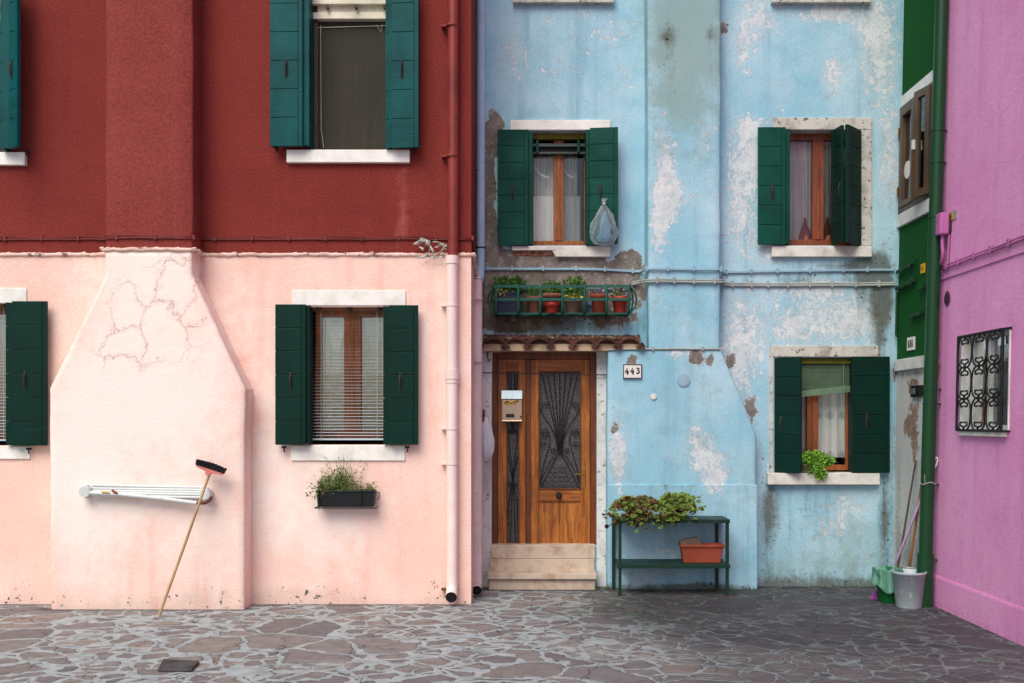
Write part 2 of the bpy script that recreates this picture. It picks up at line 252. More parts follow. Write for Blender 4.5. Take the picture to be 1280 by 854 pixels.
# ------------------------------------------------------------------ mesh building
class MB:
    def __init__(s): s.v = []; s.f = []; s.mi = []; s.sm = []; s.T = None
    def add(s, vs, fs, m=0, smooth=False):
        o = len(s.v)
        s.v += [s.T(Vector(a)) if s.T else Vector(a) for a in vs]
        for f in fs: s.f.append([o + i for i in f]); s.mi.append(m); s.sm.append(smooth)
    def box(s, x0, x1, y0, y1, z0, z1, m=0):
        if x0 > x1: x0, x1 = x1, x0
        if y0 > y1: y0, y1 = y1, y0
        if z0 > z1: z0, z1 = z1, z0
        s.add([(x0, y0, z0), (x1, y0, z0), (x1, y1, z0), (x0, y1, z0), (x0, y0, z1), (x1, y0, z1), (x1, y1, z1), (x0, y1, z1)],
              [(0, 3, 2, 1), (4, 5, 6, 7), (0, 1, 5, 4), (1, 2, 6, 5), (2, 3, 7, 6), (3, 0, 4, 7)], m)
    def pbox(s, px0, px1, py0, py1, Yf, dep, m=0):      # front face measured on plane Yf
        s.box(W(px0, Yf), W(px1, Yf), Yf, Yf + dep, Z(py1, Yf), Z(py0, Yf), m)
    def wbox(s, y0, y1, z0, z1, a, b, m=0):              # box on the leaning right hand wall, a..b off the wall
        vs = [(xr(z) - o, y, z) for z in (z0, z1) for (o, y) in ((a, y0), (b, y0), (b, y1), (a, y1))]
        s.add(vs, [(0, 3, 2, 1), (4, 5, 6, 7), (0, 1, 5, 4), (1, 2, 6, 5), (2, 3, 7, 6), (3, 0, 4, 7)], m)
    def prism(s, pts, y0, y1, m=0):                      # xz polygon
        k = len(pts)
        s.add([(x, y0, z) for x, z in pts] + [(x, y1, z) for x, z in pts],
              [tuple(range(k)), tuple(range(2 * k - 1, k - 1, -1))] + [(i, i + k, (i + 1) % k + k, (i + 1) % k) for i in range(k)], m)
    def tube(s, pts, r, seg=8, m=0, cap=True, closed=False):
        pts = [Vector(a) for a in pts]; k = len(pts); rs = r if isinstance(r, (list, tuple)) else [r] * k
        vs = []; fs = []; prev = None
        for i, p_ in enumerate(pts):
            a = pts[i - 1] if (i > 0 or closed) else p_; b = pts[(i + 1) % k] if (i < k - 1 or closed) else p_
            t = (b - a).normalized() if (b - a).length > 1e-9 else Vector((0, 0, 1))
            if prev is None: u = t.orthogonal().normalized()
            else:
                u = prev - t * prev.dot(t); u = u.normalized() if u.length > 1e-6 else t.orthogonal().normalized()
            prev = u; w_ = t.cross(u)
            for j in range(seg):
                an = 2 * PI * j / seg; vs.append(p_ + (u * math.cos(an) + w_ * math.sin(an)) * rs[i])
        for i in range(k if closed else k - 1):
            i2 = (i + 1) % k
            for j in range(seg): fs.append((i * seg + j, i * seg + (j + 1) % seg, i2 * seg + (j + 1) % seg, i2 * seg + j))
        s.add(vs, fs, m, True)
        if cap and not closed:
            s.add(vs[:seg], [tuple(range(seg - 1, -1, -1))], m); s.add(vs[-seg:], [tuple(range(seg))], m)
    def lathe(s, prof, c, seg=24, m=0, squash=1.0, wob=0.0, cap=True):
        c = Vector(c); vs = []; fs = []; k = len(prof)
        for i, (r, z) in enumerate(prof):
            for j in range(seg):
                a = 2 * PI * j / seg; rr = r
                if wob: rr = r * (1 + wob * noise.noise(Vector((math.cos(a) * 2.2, math.sin(a) * 2.2, z * 14 + c.x * 7))))
                vs.append(c + Vector((rr * math.cos(a), rr * math.sin(a) * squash, z)))
        for i in range(k - 1):
            for j in range(seg): fs.append((i * seg + j, i * seg + (j + 1) % seg, (i + 1) * seg + (j + 1) % seg, (i + 1) * seg + j))
        s.add(vs, fs, m, True)
        if cap: s.add(vs[:seg], [tuple(range(seg - 1, -1, -1))], m)
    def ribbon(s, pts, width, up, m=0, thick=None):       # flat strip along pts, widened along 'up'
        vs = []; fs = []
        for i, p_ in enumerate(pts):
            w_ = width[i] if isinstance(width, (list, tuple)) else width
            u = Vector(up[i]) if isinstance(up, list) else Vector(up)
            vs += [Vector(p_) - u * w_ / 2, Vector(p_) + u * w_ / 2]
        for i in range(len(pts) - 1): fs.append((2 * i, 2 * i + 1, 2 * i + 3, 2 * i + 2))
        s.add(vs, fs, m, True)
    def leaf(s, c, size, m=0, up=.4, asp=.5):
        d = Vector((random.gauss(0, 1), random.gauss(0, 1), random.gauss(up, .8))).normalized()
        sd = d.cross(Vector((random.gauss(0, 1), random.gauss(0, 1), random.gauss(0, 1)))).normalized()
        nn = d.cross(sd); c = Vector(c); k = size * random.uniform(.7, 1.25)
        s.add([c, c + d * k * .5 + sd * k * asp * .5 + nn * k * .1, c + d * k, c + d * k * .5 - sd * k * asp * .5 + nn * k * .1], [(0, 1, 2, 3)], m)
    def build(s, name, mats, parent=None, bevel=0, base=None, solid=0, recalc=True):
        me = bpy.data.meshes.new(name)
        if parent is None:
            if base is None:
                xs = [a.x for a in s.v]; ys = [a.y for a in s.v]; zs = [a.z for a in s.v]
                base = Vector(((min(xs) + max(xs)) / 2, (min(ys) + max(ys)) / 2, min(zs)))
            org = Vector(base)
        else: org = WORLD[parent.name]
        me.from_pydata([a - org for a in s.v], [], s.f); me.validate()
        if not isinstance(mats, (list, tuple)): mats = [mats]
        for a in mats: me.materials.append(M[a])
        if len(me.polygons) == len(s.f):
            for q_, mi, sm in zip(me.polygons, s.mi, s.sm): q_.material_index = min(mi, len(mats) - 1); q_.use_smooth = sm
        if recalc:
            bm = bmesh.new(); bm.from_mesh(me); bmesh.ops.recalc_face_normals(bm, faces=bm.faces); bm.to_mesh(me); bm.free()
        o = bpy.data.objects.new(name, me); col.objects.link(o)
        if parent is None: o.location = org
        else: o.parent = parent
        WORLD[o.name] = org
        if solid: md = o.modifiers.new('thickness', 'SOLIDIFY'); md.thickness = solid
        if bevel: md = o.modifiers.new('edges', 'BEVEL'); md.width = bevel; md.segments = 2; md.limit_method = 'ANGLE'; md.angle_limit = math.radians(50)
        return o
WORLD = {}
def tag(o, label=None, cat=None, group=None, kind=None):
    if label: o['label'] = label
    if cat: o['category'] = cat
    if group: o['group'] = group
    if kind: o['kind'] = kind
    return o
def empty(name, loc, label, cat, group=None):
    o = bpy.data.objects.new(name, None); col.objects.link(o); o.location = loc; o.empty_display_size = .2
    WORLD[o.name] = Vector(loc); return tag(o, label, cat, group)
def lerp(a, b, t): return a + (b - a) * t
def smooth_path(pts, n=6):
    pts = [Vector(a) for a in pts]; out = []
    for i in range(len(pts) - 1):
        p0 = pts[max(0, i - 1)]; p1 = pts[i]; p2 = pts[i + 1]; p3 = pts[min(len(pts) - 1, i + 2)]
        for k in range(n):
            t = k / n
            out.append(.5 * ((2 * p1) + (p2 - p0) * t + (2 * p0 - 5 * p1 + 4 * p2 - p3) * t * t + (3 * p1 - p0 - 3 * p2 + p3) * t ** 3))
    out.append(pts[-1]); return out
def spiral(cx, cz, r0, r1, a0, turns, n=18):
    return [(cx + lerp(r0, r1, i / n) * math.cos(a0 + turns * 2 * PI * i / n), cz + lerp(r0, r1, i / n) * math.sin(a0 + turns * 2 * PI * i / n)) for i in range(n + 1)]

# masks on walls: splats in the wall's own metres
def splats(lst, Y):
    return [(W(px, Y), Z(py, Y), rx * (D0 + Y) / F, ry * (D0 + Y) / F, amp, ch) for (px, py, rx, ry, amp, ch) in lst]
def evalmask(sp, x, z, extra=None):
    c = [0, 0, 0, 0]
    for (sx, sz, rx, rz, amp, ch) in sp:
        d = ((x - sx) / rx) ** 2 + ((z - sz) / rz) ** 2
        if d < 6: c[ch] += amp * math.exp(-d)
    if extra: extra(c, x, z)
    return [min(1.4, max(-.5, a)) for a in c]
def setmask(o, fn):
    me = o.data; at = me.color_attributes.new('mask', 'FLOAT_COLOR', 'POINT'); org = WORLD[o.name]
    for i, v in enumerate(me.vertices): at.data[i].color = fn(v.co + org)
def lines(a, b, extra, step):
    s_ = sorted(set([a, b] + [e for e in extra if a < e < b])); out = []
    for i in range(len(s_) - 1):
        k = max(1, int((s_[i + 1] - s_[i]) / step)); out += [lerp(s_[i], s_[i + 1], j / k) for j in range(k)]
    return out + [s_[-1]]
def grid_wall(name, mat, parent, us, zs, holes, to3d, maskfn, flip=False):
    mb = MB(); idx = {}
    for i, u in enumerate(us):
        for j, z in enumerate(zs): idx[(i, j)] = len(mb.v); mb.v.append(Vector(to3d(u, z)))
    for i in range(len(us) - 1):
        for j in range(len(zs) - 1):
            uc = (us[i] + us[i + 1]) / 2; zc = (zs[j] + zs[j + 1]) / 2
            if any(h[0] < uc < h[1] and h[2] < zc < h[3] for h in holes): continue
            f = [idx[(i, j)], idx[(i + 1, j)], idx[(i + 1, j + 1)], idx[(i, j + 1)]]
            mb.f.append(f[::-1] if flip else f); mb.mi.append(0); mb.sm.append(False)
    o = mb.build(name, mat, parent, recalc=False); setmask(o, maskfn); return o
def column(name, mat, parent, prof, Yf, Yb, maskfn, step=.06, capz=True):
    # chimney body: prof = [(z, xl, xr)], front at Yf, sides running back to Yb
    prof = sorted(prof); zs = []
    for (a, b) in zip(prof, prof[1:]):
        k = max(1, int((b[0] - a[0]) / step)); zs += [tuple(lerp(a[q_], b[q_], i / k) for q_ in range(3)) for i in range(k)]
    zs.append(prof[-1]); nu = max(4, int(max(a[2] - a[1] for a in prof) / step)); mb = MB(); e = .018
    ts = [0] + [i / nu for i in range(1, nu)] + [1]
    rows = []
    for (z, a, b) in zs:
        a += .007 * noise.noise(Vector((z * 3.1, 1.7, 0))); b += .007 * noise.noise(Vector((z * 2.7, 9.2, 0)))
        r = [len(mb.v)]; mb.v.append(Vector((a, Yb, z)))
        r.append(len(mb.v)); mb.v.append(Vector((a, Yf + e, z)))
        for t in ts:
            x = lerp(a + e, b - e, t); r.append(len(mb.v)); mb.v.append(Vector((x, Yf, z)))
        r.append(len(mb.v)); mb.v.append(Vector((b, Yf + e, z))); r.append(len(mb.v)); mb.v.append(Vector((b, Yb, z))); rows.append(r)
    for j in range(len(rows) - 1):
        for i in range(len(rows[0]) - 1):
            mb.f.append([rows[j][i], rows[j][i + 1], rows[j + 1][i + 1], rows[j + 1][i]]); mb.mi.append(0); mb.sm.append(i not in (0, len(rows[0]) - 2))
    if capz: mb.f.append(rows[-1][:]); mb.mi.append(0); mb.sm.append(False)
    o = mb.build(name, mat, parent, recalc=False); setmask(o, maskfn); return o

# ------------------------------------------------------------------ ground
def gmask(v):
    x, y = v.x, v.y
    def g(cx, cy, rx, ry): return math.exp(-((x - cx) / rx) ** 2 - ((y - cy) / ry) ** 2)
    left = 1 / (1 + math.exp((x - .9) * 2.2))
    R = .12 + .85 * left + .35 * g(3.6, -1.6, 1.0, .8)
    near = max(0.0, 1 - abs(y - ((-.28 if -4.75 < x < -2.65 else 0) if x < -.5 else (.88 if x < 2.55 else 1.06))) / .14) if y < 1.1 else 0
    Bc = .85 * (1 - left) * (1 - .45 * min(1, max(0, (-y - .9) / 1.5))) + .9 * near + .25 * g(3.5, .6, .9, .7)  # darker to the right: dirt and the weaker light there both painted in
    A = .75 * g(1.2, -.35, .8, .75) + .3 * g(2.0, .5, 1.2, .4) + .25 * g(.8, .6, .8, .3)
    G = .75 * g(-1.7, -2.55, .95, .35) + .7 * g(.6, -1.9, .9, .6) + .45 * g(1.7, -2.3, 1.2, .35) + .4 * g(-5, -.3, .8, .3)
    return (R, G, Bc, A)
xs = [-60, -30, -14] + [-9 + i * .15 for i in range(int(16 / .15))] + [8, 14, 30, 60]; ys = [-60, -30, -16] + [-9 + i * .15 for i in range(55)] + [-.75 + i * .04 for i in range(50)] + [1.3, 2, 3, 8, 25, 60]
mb = MB(); nx = len(xs)
for y in ys:
    for x in xs: mb.v.append(Vector((x, y, 0)))
for j in range(len(ys) - 1):
    for i in range(nx - 1): mb.f.append([j * nx + i, j * nx + i + 1, (j + 1) * nx + i + 1, (j + 1) * nx + i]); mb.mi.append(0); mb.sm.append(False)
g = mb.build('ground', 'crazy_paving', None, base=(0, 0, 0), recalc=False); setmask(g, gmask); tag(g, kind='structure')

# ------------------------------------------------------------------ shutters and windows
def leaf_panel(mb, w, z0, z1, org, ang, n=6, t=.034, stile=1, m=0, hw=None, gap=.006):
    """hinged board leaf; local u runs along the leaf, v through it"""
    ca, sa = math.cos(ang), math.sin(ang); ox, oy = org
    mb.T = lambda a: Vector((ox + a.x * ca - a.y * sa, oy + a.x * sa + a.y * ca, a.z))
    mb.box(.004, w - .004, .007, t - .007, z0 + .004, z1 - .004, m)
    hgt = (z1 - z0) / n
    for i in range(n):
        j = random.uniform(-.004, .004)
        mb.box(.045 if stile == -1 else 0, w - .045 if stile == 1 else w, 0, t, z0 + i * hgt + (gap / 2 if i else 0), z0 + (i + 1) * hgt - (gap / 2 if i < n - 1 else 0), m)
    if stile == 1: mb.box(w - .041, w, -.003, t + .003, z0, z1, m)
    if stile == -1: mb.box(0, .041, -.003, t + .003, z0, z1, m)
    if hw:
        u, f = hw; zz = lerp(z0, z1, f)
        mb.tube([(u, -.004, zz - .075), (u, -.022, zz - .03), (u, -.026, zz + .03), (u, -.004, zz + .075)], .008, 6, 1)
        mb.box(u - .012, u + .012, -.006, .002, zz - .09, zz + .09, 1)
    mb.T = None
def folds(mb, x0, x1, z0, z1, y, n=5, amp=.03, m=0, gather=None, seedv=0):
    nu = n * 8; nv = 14; vs = []; fs = []
    for j in range(nv + 1):
        t = j / nv; z = lerp(z0, z1, t)
        for i in range(nu + 1):
            s_ = i / nu; x = lerp(x0, x1, s_)
            if gather: x = gather(x, t)
            ph = n * 2 * PI * s_ + 1.2 * noise.noise(Vector((s_ * 3, t * 1.5, seedv)))
            vs.append((x, y + amp * math.sin(ph) * (.6 + .4 * noise.noise(Vector((s_ * 4, t * 2, seedv + 5)))), z))
    for j in range(nv):
        for i in range(nu): fs.append((j * (nu + 1) + i, j * (nu + 1) + i + 1, (j + 1) * (nu + 1) + i + 1, (j + 1) * (nu + 1) + i))
    mb.add(vs, fs, m, True)
def hole(op, Y): return (W(op[0], Y), W(op[1], Y), Z(op[3], Y), Z(op[2], Y))
def opening(win, h, Y, rev, mat, inside='dark_room', deep=.7):
    x0, x1, z0, z1 = h; mb = MB(); e = .03
    mb.box(x0 - e, x0, Y + .002, Y + rev + .1, z0 - e, z1 + e); mb.box(x1, x1 + e, Y + .002, Y + rev + .1, z0 - e, z1 + e)
    mb.box(x0, x1, Y + .002, Y + rev + .1, z1, z1 + e); mb.box(x0, x1, Y + .002, Y + rev + .1, z0 - e, z0)
    mb.build('reveal', mat, win)
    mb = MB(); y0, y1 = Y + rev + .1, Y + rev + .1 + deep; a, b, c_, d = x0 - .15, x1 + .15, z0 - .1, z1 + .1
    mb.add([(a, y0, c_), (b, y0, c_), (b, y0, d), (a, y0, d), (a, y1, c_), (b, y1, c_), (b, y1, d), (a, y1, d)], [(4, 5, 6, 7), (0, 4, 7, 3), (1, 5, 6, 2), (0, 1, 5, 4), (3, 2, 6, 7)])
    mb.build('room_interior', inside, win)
def frame(house, h, Y, mat, fw=.05, mull=.1, rail=.06, yd=.06, mats2=None):
    x0, x1, z0, z1 = h; mb = MB(); xm = (x0 + x1) / 2
    mb.box(x0, x0 + fw, Y, Y + yd, z0, z1); mb.box(x1 - fw, x1, Y, Y + yd, z0, z1)
    mb.box(x0 + fw, x1 - fw, Y, Y + yd, z1 - rail, z1); mb.box(x0 + fw, x1 - fw, Y, Y + yd, z0, z0 + rail)
    if mull:
        mb.box(xm - mull / 2, xm - .004, Y - .006, Y + yd, z0 + rail, z1 - rail); mb.box(xm + .004, xm + mull / 2, Y - .006, Y + yd, z0 + rail, z1 - rail)
        mb.box(xm - .014, xm + .014, Y - .016, Y - .0065, z0 + rail, z1 - rail)
    return mb.build('window', mat, house, bevel=.004)
def panes(win, h, Y, mat='clear_glass', fw=.05, mull=.1, rail=.06, yd=.06):
    x0, x1, z0, z1 = h; xm = (x0 + x1) / 2
    for a, b in (((x0 + fw, xm - mull / 2), (xm + mull / 2, x1 - fw)) if mull else ((x0 + fw, x1 - fw),)):
        mb = MB(); mb.add([(a, Y + yd * .6, z0 + rail), (b, Y + yd * .6, z0 + rail), (b, Y + yd * .6, z1 - rail), (a, Y + yd * .6, z1 - rail)], [(0, 1, 2, 3)]); mb.build('pane', mat, win)
def slab(win, name, mat, px0, px1, py0, py1, Y, out=.05, dep=None, bevel=.006):
    mb = MB(); Yf = Y - out; mb.box(W(px0, Yf), W(px1, Yf), Yf, Y + (dep or .003), Z(py1, Yf), Z(py0, Yf)); return mb.build(name, mat, win, bevel=bevel)
def dogs(win, pts, Y):
    for (px, py) in pts:
        mb = MB(); a = P(px, py, Y); mb.tube([a + Vector((0, .0, 0)), a + Vector((0, -.07, 0)), a + Vector((.005, -.075, -.05))], .008, 6); mb.box(a.x - .022, a.x + .022, Y - .075, Y - .066, a.z - .01, a.z + .012); mb.build('shutter_dog', 'dark_metal', win)
def bifold(win, side, px0, px1, py0, py1, Y, mat, op, out=.1, rev=.16, n=6, hw=.45, tilt=0.0, skew=0.0):
    mb = MB(); Yo = Y - out; a, b = W(px0, Yo), W(px1, Yo); z0, z1 = Z(py1, Yo), Z(py0, Yo); w = b - a
    xi = W(op[0], Y) if side == 'L' else W(op[1], Y)
    if side == 'L': leaf_panel(mb, w, z0, z1, (a + w * (1 - math.cos(tilt)), Yo - .034 - w * math.sin(tilt)), tilt, n, stile=1, hw=(w * .5, hw))
    else: leaf_panel(mb, w, z0, z1, (a, Yo - .034), -tilt, n, stile=1, hw=(w * .38, hw))
    xo = (b - .004) if side == 'L' else (a + .004)
    # inner leaf, folded back into the reveal
    yi0, yi1 = Yo + .004, Y + rev - .01
    ex = xi + .004 if side == 'L' else xi - .004
    for k in range(n):
        hz = (z1 - z0 - .012) / n
        x_a, x_b = (ex, ex + .032) if side == 'L' else (ex - .032, ex)
        mb.box(x_a, x_b, yi0, yi1, z0 + .006 + k * hz + .002, z0 + .006 + (k + 1) * hz - .002)
    mb.box(min(xo, ex), max(xo, ex + .03) if side == 'L' else max(xo, ex), Yo - .004, Yo + .01, z0 + .01, z1 - .01)
    for f in (.1, .5, .9):
        zz = lerp(z0, z1, f); mb.tube([(xo, Yo - .02, zz - .03), (xo, Yo - .02, zz + .03)], .008, 6, 1)
    return mb.build('shutter', [mat, 'dark_metal'], win, bevel=.003)

# ------------------------------------------------------------------ RED AND PINK HOUSE
rh = empty('house', (-4.7, 0, 0), 'terraced house, dark red upstairs and pale pink below, with a flaring chimney breast', 'house')
ZS = Z(319, R_)                    # seam between red and pink
TOP = 8.6; XL = -9.2; XRc = W(589, R_)
op1 = (385, 488, -22, 187); op2 = (385, 485, 384, 556)
op1l = (-100, 13, -20, 190); op2l = (-90, 17, 380, 557)
holes = [hole(o, R_) for o in (op1, op2, op1l, op2l)]
ux = lines(XL, XRc, [a for h in holes for a in h[:2]], .12)
def m_red(v): return (.55 * math.exp(-((v.x - W(508, 0)) / .05) ** 2) * (1 if Z(300, 0) < v.z < Z(203, 0) else 0) + .3 * math.exp(-((v.x - W(360, 0)) / .06) ** 2) * (1 if Z(270, 0) < v.z < Z(203, 0) else 0) + .22 * noise.noise(v * .7), 0, .25 * max(0, 1 - abs(v.z - ZS) / .12) + .2 * max(0, 1 - abs(v.x - W(510, 0)) / .1) * (1 if v.z < Z(200, 0) and v.z > Z(300, 0) else 0), 0)
grid_wall('upper_wall', 'red_stucco', rh, ux, lines(ZS, TOP, [a for h in holes for a in h[2:]], .15), holes, lambda u, z: (u, R_, z), m_red)
pk = splats([(330, 560, 90, 130, .35, 0), (420, 650, 120, 60, .3, 0), (530, 640, 40, 90, -.3, 0), (40, 640, 30, 100, -.4, 0), (290, 400, 40, 60, .2, 0), (520, 420, 40, 60, .3, 0), (110, 350, 40, 40, .2, 0),
             (390, 745, 60, 12, .85, 2), (340, 742, 40, 10, .6, 2), (545, 735, 18, 30, .5, 2), (30, 740, 40, 16, .5, 2), (270, 320, 15, 6, .3, 2)], R_)
def m_pink(v): 
    c = evalmask(pk, v.x, v.z); c[0] += .25; c[2] += .6 * max(0, 1 - v.z / .12) + .2 * max(0, 1 - (ZS - v.z) / .05); return c
YP = -.02
grid_wall('lower_wall', 'pink_stucco', rh, ux, lines(0, ZS, [a for h in holes for a in h[2:]], .07), holes, lambda u, z: (u, YP if abs(z - ZS) > 1e-6 else YP, z), m_pink)
mb = MB(); mb.add([(XRc, YP, 0), (XRc, 1.4, 0), (XRc, 1.4, ZS), (XRc, YP, ZS)], [(0, 1, 2, 3)]); o = mb.build('side_wall_lower', 'old_pink_pipe', rh, recalc=False)
mb = MB(); mb.add([(XRc, 0, ZS), (XRc, 1.4, ZS), (XRc, 1.4, TOP), (XRc, 0, TOP)], [(0, 1, 2, 3)]); mb.add([(XL, 0, ZS), (XRc, 0, ZS), (XRc, YP, ZS), (XL, YP, ZS)], [(0, 1, 2, 3)])
o = mb.build('side_wall_upper', 'red_stucco', rh, recalc=False); setmask(o, lambda v: (0, 0, .2, 0))
mb = MB(); mb.add([(XL - .3, -.35, TOP - .05), (XRc + .1, -.35, TOP - .05), (XRc + .1, 5.5, TOP + 1.9), (XL - .3, 5.5, TOP + 1.9)], [(0, 1, 2, 3)]); mb.build('roof', 'tile', rh, solid=.15)
# chimney
ZSC = Z(314, RC)
cxl, cxr = W(132, RC), W(241, RC)
def m_sh(v): return (0, 0, .15 * max(0, 1 - abs(v.z - ZSC) / .15), 0)
column('chimney_shaft', 'red_shaft_lit', rh, [(ZSC, cxl, cxr), (TOP, cxl - .01, cxr)], RC, .01, m_sh, .15)
pc = splats([(185, 500, 110, 140, .75, 0), (190, 350, 60, 50, .55, 0), (100, 600, 50, 110, .6, 0), (250, 650, 50, 110, .15, 0), (170, 560, 70, 40, -.25, 0),
             (200, 390, 62, 62, 1.0, 3), (150, 440, 45, 40, .5, 3), (235, 355, 30, 40, .5, 3),
             (245, 745, 45, 14, .75, 2), (160, 752, 60, 10, .6, 2), (75, 745, 20, 14, .45, 2), (290, 745, 20, 10, .5, 2)], RC)
def m_breast(v):
    c = evalmask(pc, v.x, v.z); c[0] += .25; c[2] += .6 * max(0, 1 - v.z / .11); return c
column('chimney_breast', 'pink_stucco', rh, [(-.01, W(64, RC), W(306, RC)), (Z(486, RC), W(63, RC), W(307, RC)), (Z(344, RC), W(133, RC), W(241, RC)), (ZSC, W(132, RC), W(241, RC))], RC - .02, YP + .005, m_breast, .05)
# lumpy cornice line and old cables following the chimney
def follow(zs_, zc, off, step=.05, wob=.004):
    pts = []
    def seg(a, b, ya, yb, za, zb):
        k = max(1, int((Vector((b, yb)) - Vector((a, ya))).length / step))
        for i in range(k): t = i / k; pts.append((lerp(a, b, t) + random.uniform(-wob, wob), lerp(ya, yb, t) + random.uniform(-wob, wob) * .5, lerp(za, zb, t) + random.uniform(-wob, wob)))
    seg(XL, cxl - off, -off, -off, zs_, zs_); seg(cxl - off, cxl - off, -off, RC - off, zs_, zc); seg(cxl - off, cxr + off, RC - off, RC - off, zc, zc)
    seg(cxr + off, cxr + off, RC - off, -off, zc, zs_); seg(cxr + off, XRc + off, -off, -off, zs_, zs_); seg(XRc + off, XRc + off, -off, .9, zs_, zs_ - .15)
    return pts
mb = MB(); pts = follow(ZS, ZSC + .012, .022, .05, .005); mb.tube(pts, [.02 + .006 * noise.noise(Vector(a) * 9) for a in pts], 7)
for i in range(120):
    a = random.choice(pts); mb.tube([Vector(a) + Vector((-.02, -.004, .012)), Vector(a) + Vector((.02, -.004, .016))], random.uniform(.006, .013), 5)
mb.build('cornice', ['cornice'], rh)
mb = MB(); pts = follow(Z(299.5, 0), Z(298, RC), .013, .12, .004); mb.tube(pts, .008, 6)
mb.tube([Vector(a) + Vector((0, 0, .02 + .01 * math.sin(i))) for i, a in enumerate(pts)], .004, 5)
for i in range(0, len(pts), 3):
    a = Vector(pts[i]); mb.box(a.x - .012, a.x + .012, a.y - .012, a.y + .012, a.z - .012, a.z + .03)
mb.build('cable', 'red_cable', rh)

def red_window(sh, op, right_only=False):
    h = hole(op, R_); x0, x1, z0, z1 = h
    fr = MB(); yb = .12
    fr.box(x0 + .03, x0 + .075, yb, yb + .06, z0, z1); fr.box(x1 - .05, x1 - .02, yb, yb + .06, z0, z1); fr.box(x0 + .075, x1 - .05, yb, yb + .06, z0, z0 + .025)
    fr.box(x0 + .075, x1 - .05, yb - .02, yb + .06, z1 - .335, z1, 1); fr.box(x0 + .03, x1 - .02, yb - .045, yb - .021, z1 - .335, z1 - .27, 1); fr.box(x0 + .02, x1, yb - .08, yb - .022, z1 - .2, z1, 1)
    for f in (.2, .55, .9): fr.tube([(lerp(x0, x1, f) + .02, yb - .05, z1 - .235), (lerp(x0, x1, f) + .02, yb - .095, z1 - .235)], .017, 8, 2)
    win = fr.build('window', ['brown_frame', 'cream_paint', 'dark_metal'], rh, bevel=.004)
    opening(win, h, R_, .1, 'cream_paint')
    mb = MB(); mb.add([(x0 + .06, yb + .03, z0), (x1 - .03, yb + .03, z0), (x1 - .03, yb + .03, z1 - .3), (x0 + .06, yb + .03, z1 - .3)], [(0, 1, 2, 3)])
    for zz in (z1 - .38,): mb.tube([(x0 + .07, yb + .02, zz - .02), (x1 - .05, yb + .02, zz)], .004, 5, 1)
    mb.tube([(x0 + .1, yb + .015, z1 - .38), (x0 + .105, yb + .015, z0 + .25), (x0 + .13, yb + .015, z0 + .05)], .003, 5, 1); mb.tube([(x1 - .16, yb + .02, z1 - .37), (x1 - .11, yb + .02, z1 - .45), (x1 - .1, yb + .02, z1 - .36)], .003, 5, 1)
    mb.build('roller_screen', ['screen_mesh', 'cream_paint'], win)
    return win, h
w, h = red_window(None, op1)
slab(w, 'sill', 'white_trim', 358, 512, 187, 203, R_, .05, .12); bifold(w, 'L', 338, 379, -30, 183.5, R_, 'teal_paint', op1, .1, tilt=-.03); bifold(w, 'R', 490, 524, -30, 186, R_, 'teal_paint', op1, .1, tilt=.1); dogs(w, [(347, 187), (519, 189)], R_)
w, h = red_window(None, op1l)
slab(w, 'sill', 'white_trim', -122, 31, 190, 206, R_, .05, .12); bifold(w, 'L', -143, -104, -30, 187, R_, 'teal_paint', op1l, .1); bifold(w, 'R', 13, 31, -30, 187, R_, 'teal_paint', op1l, .14, tilt=.55); dogs(w, [(37, 191)], R_)

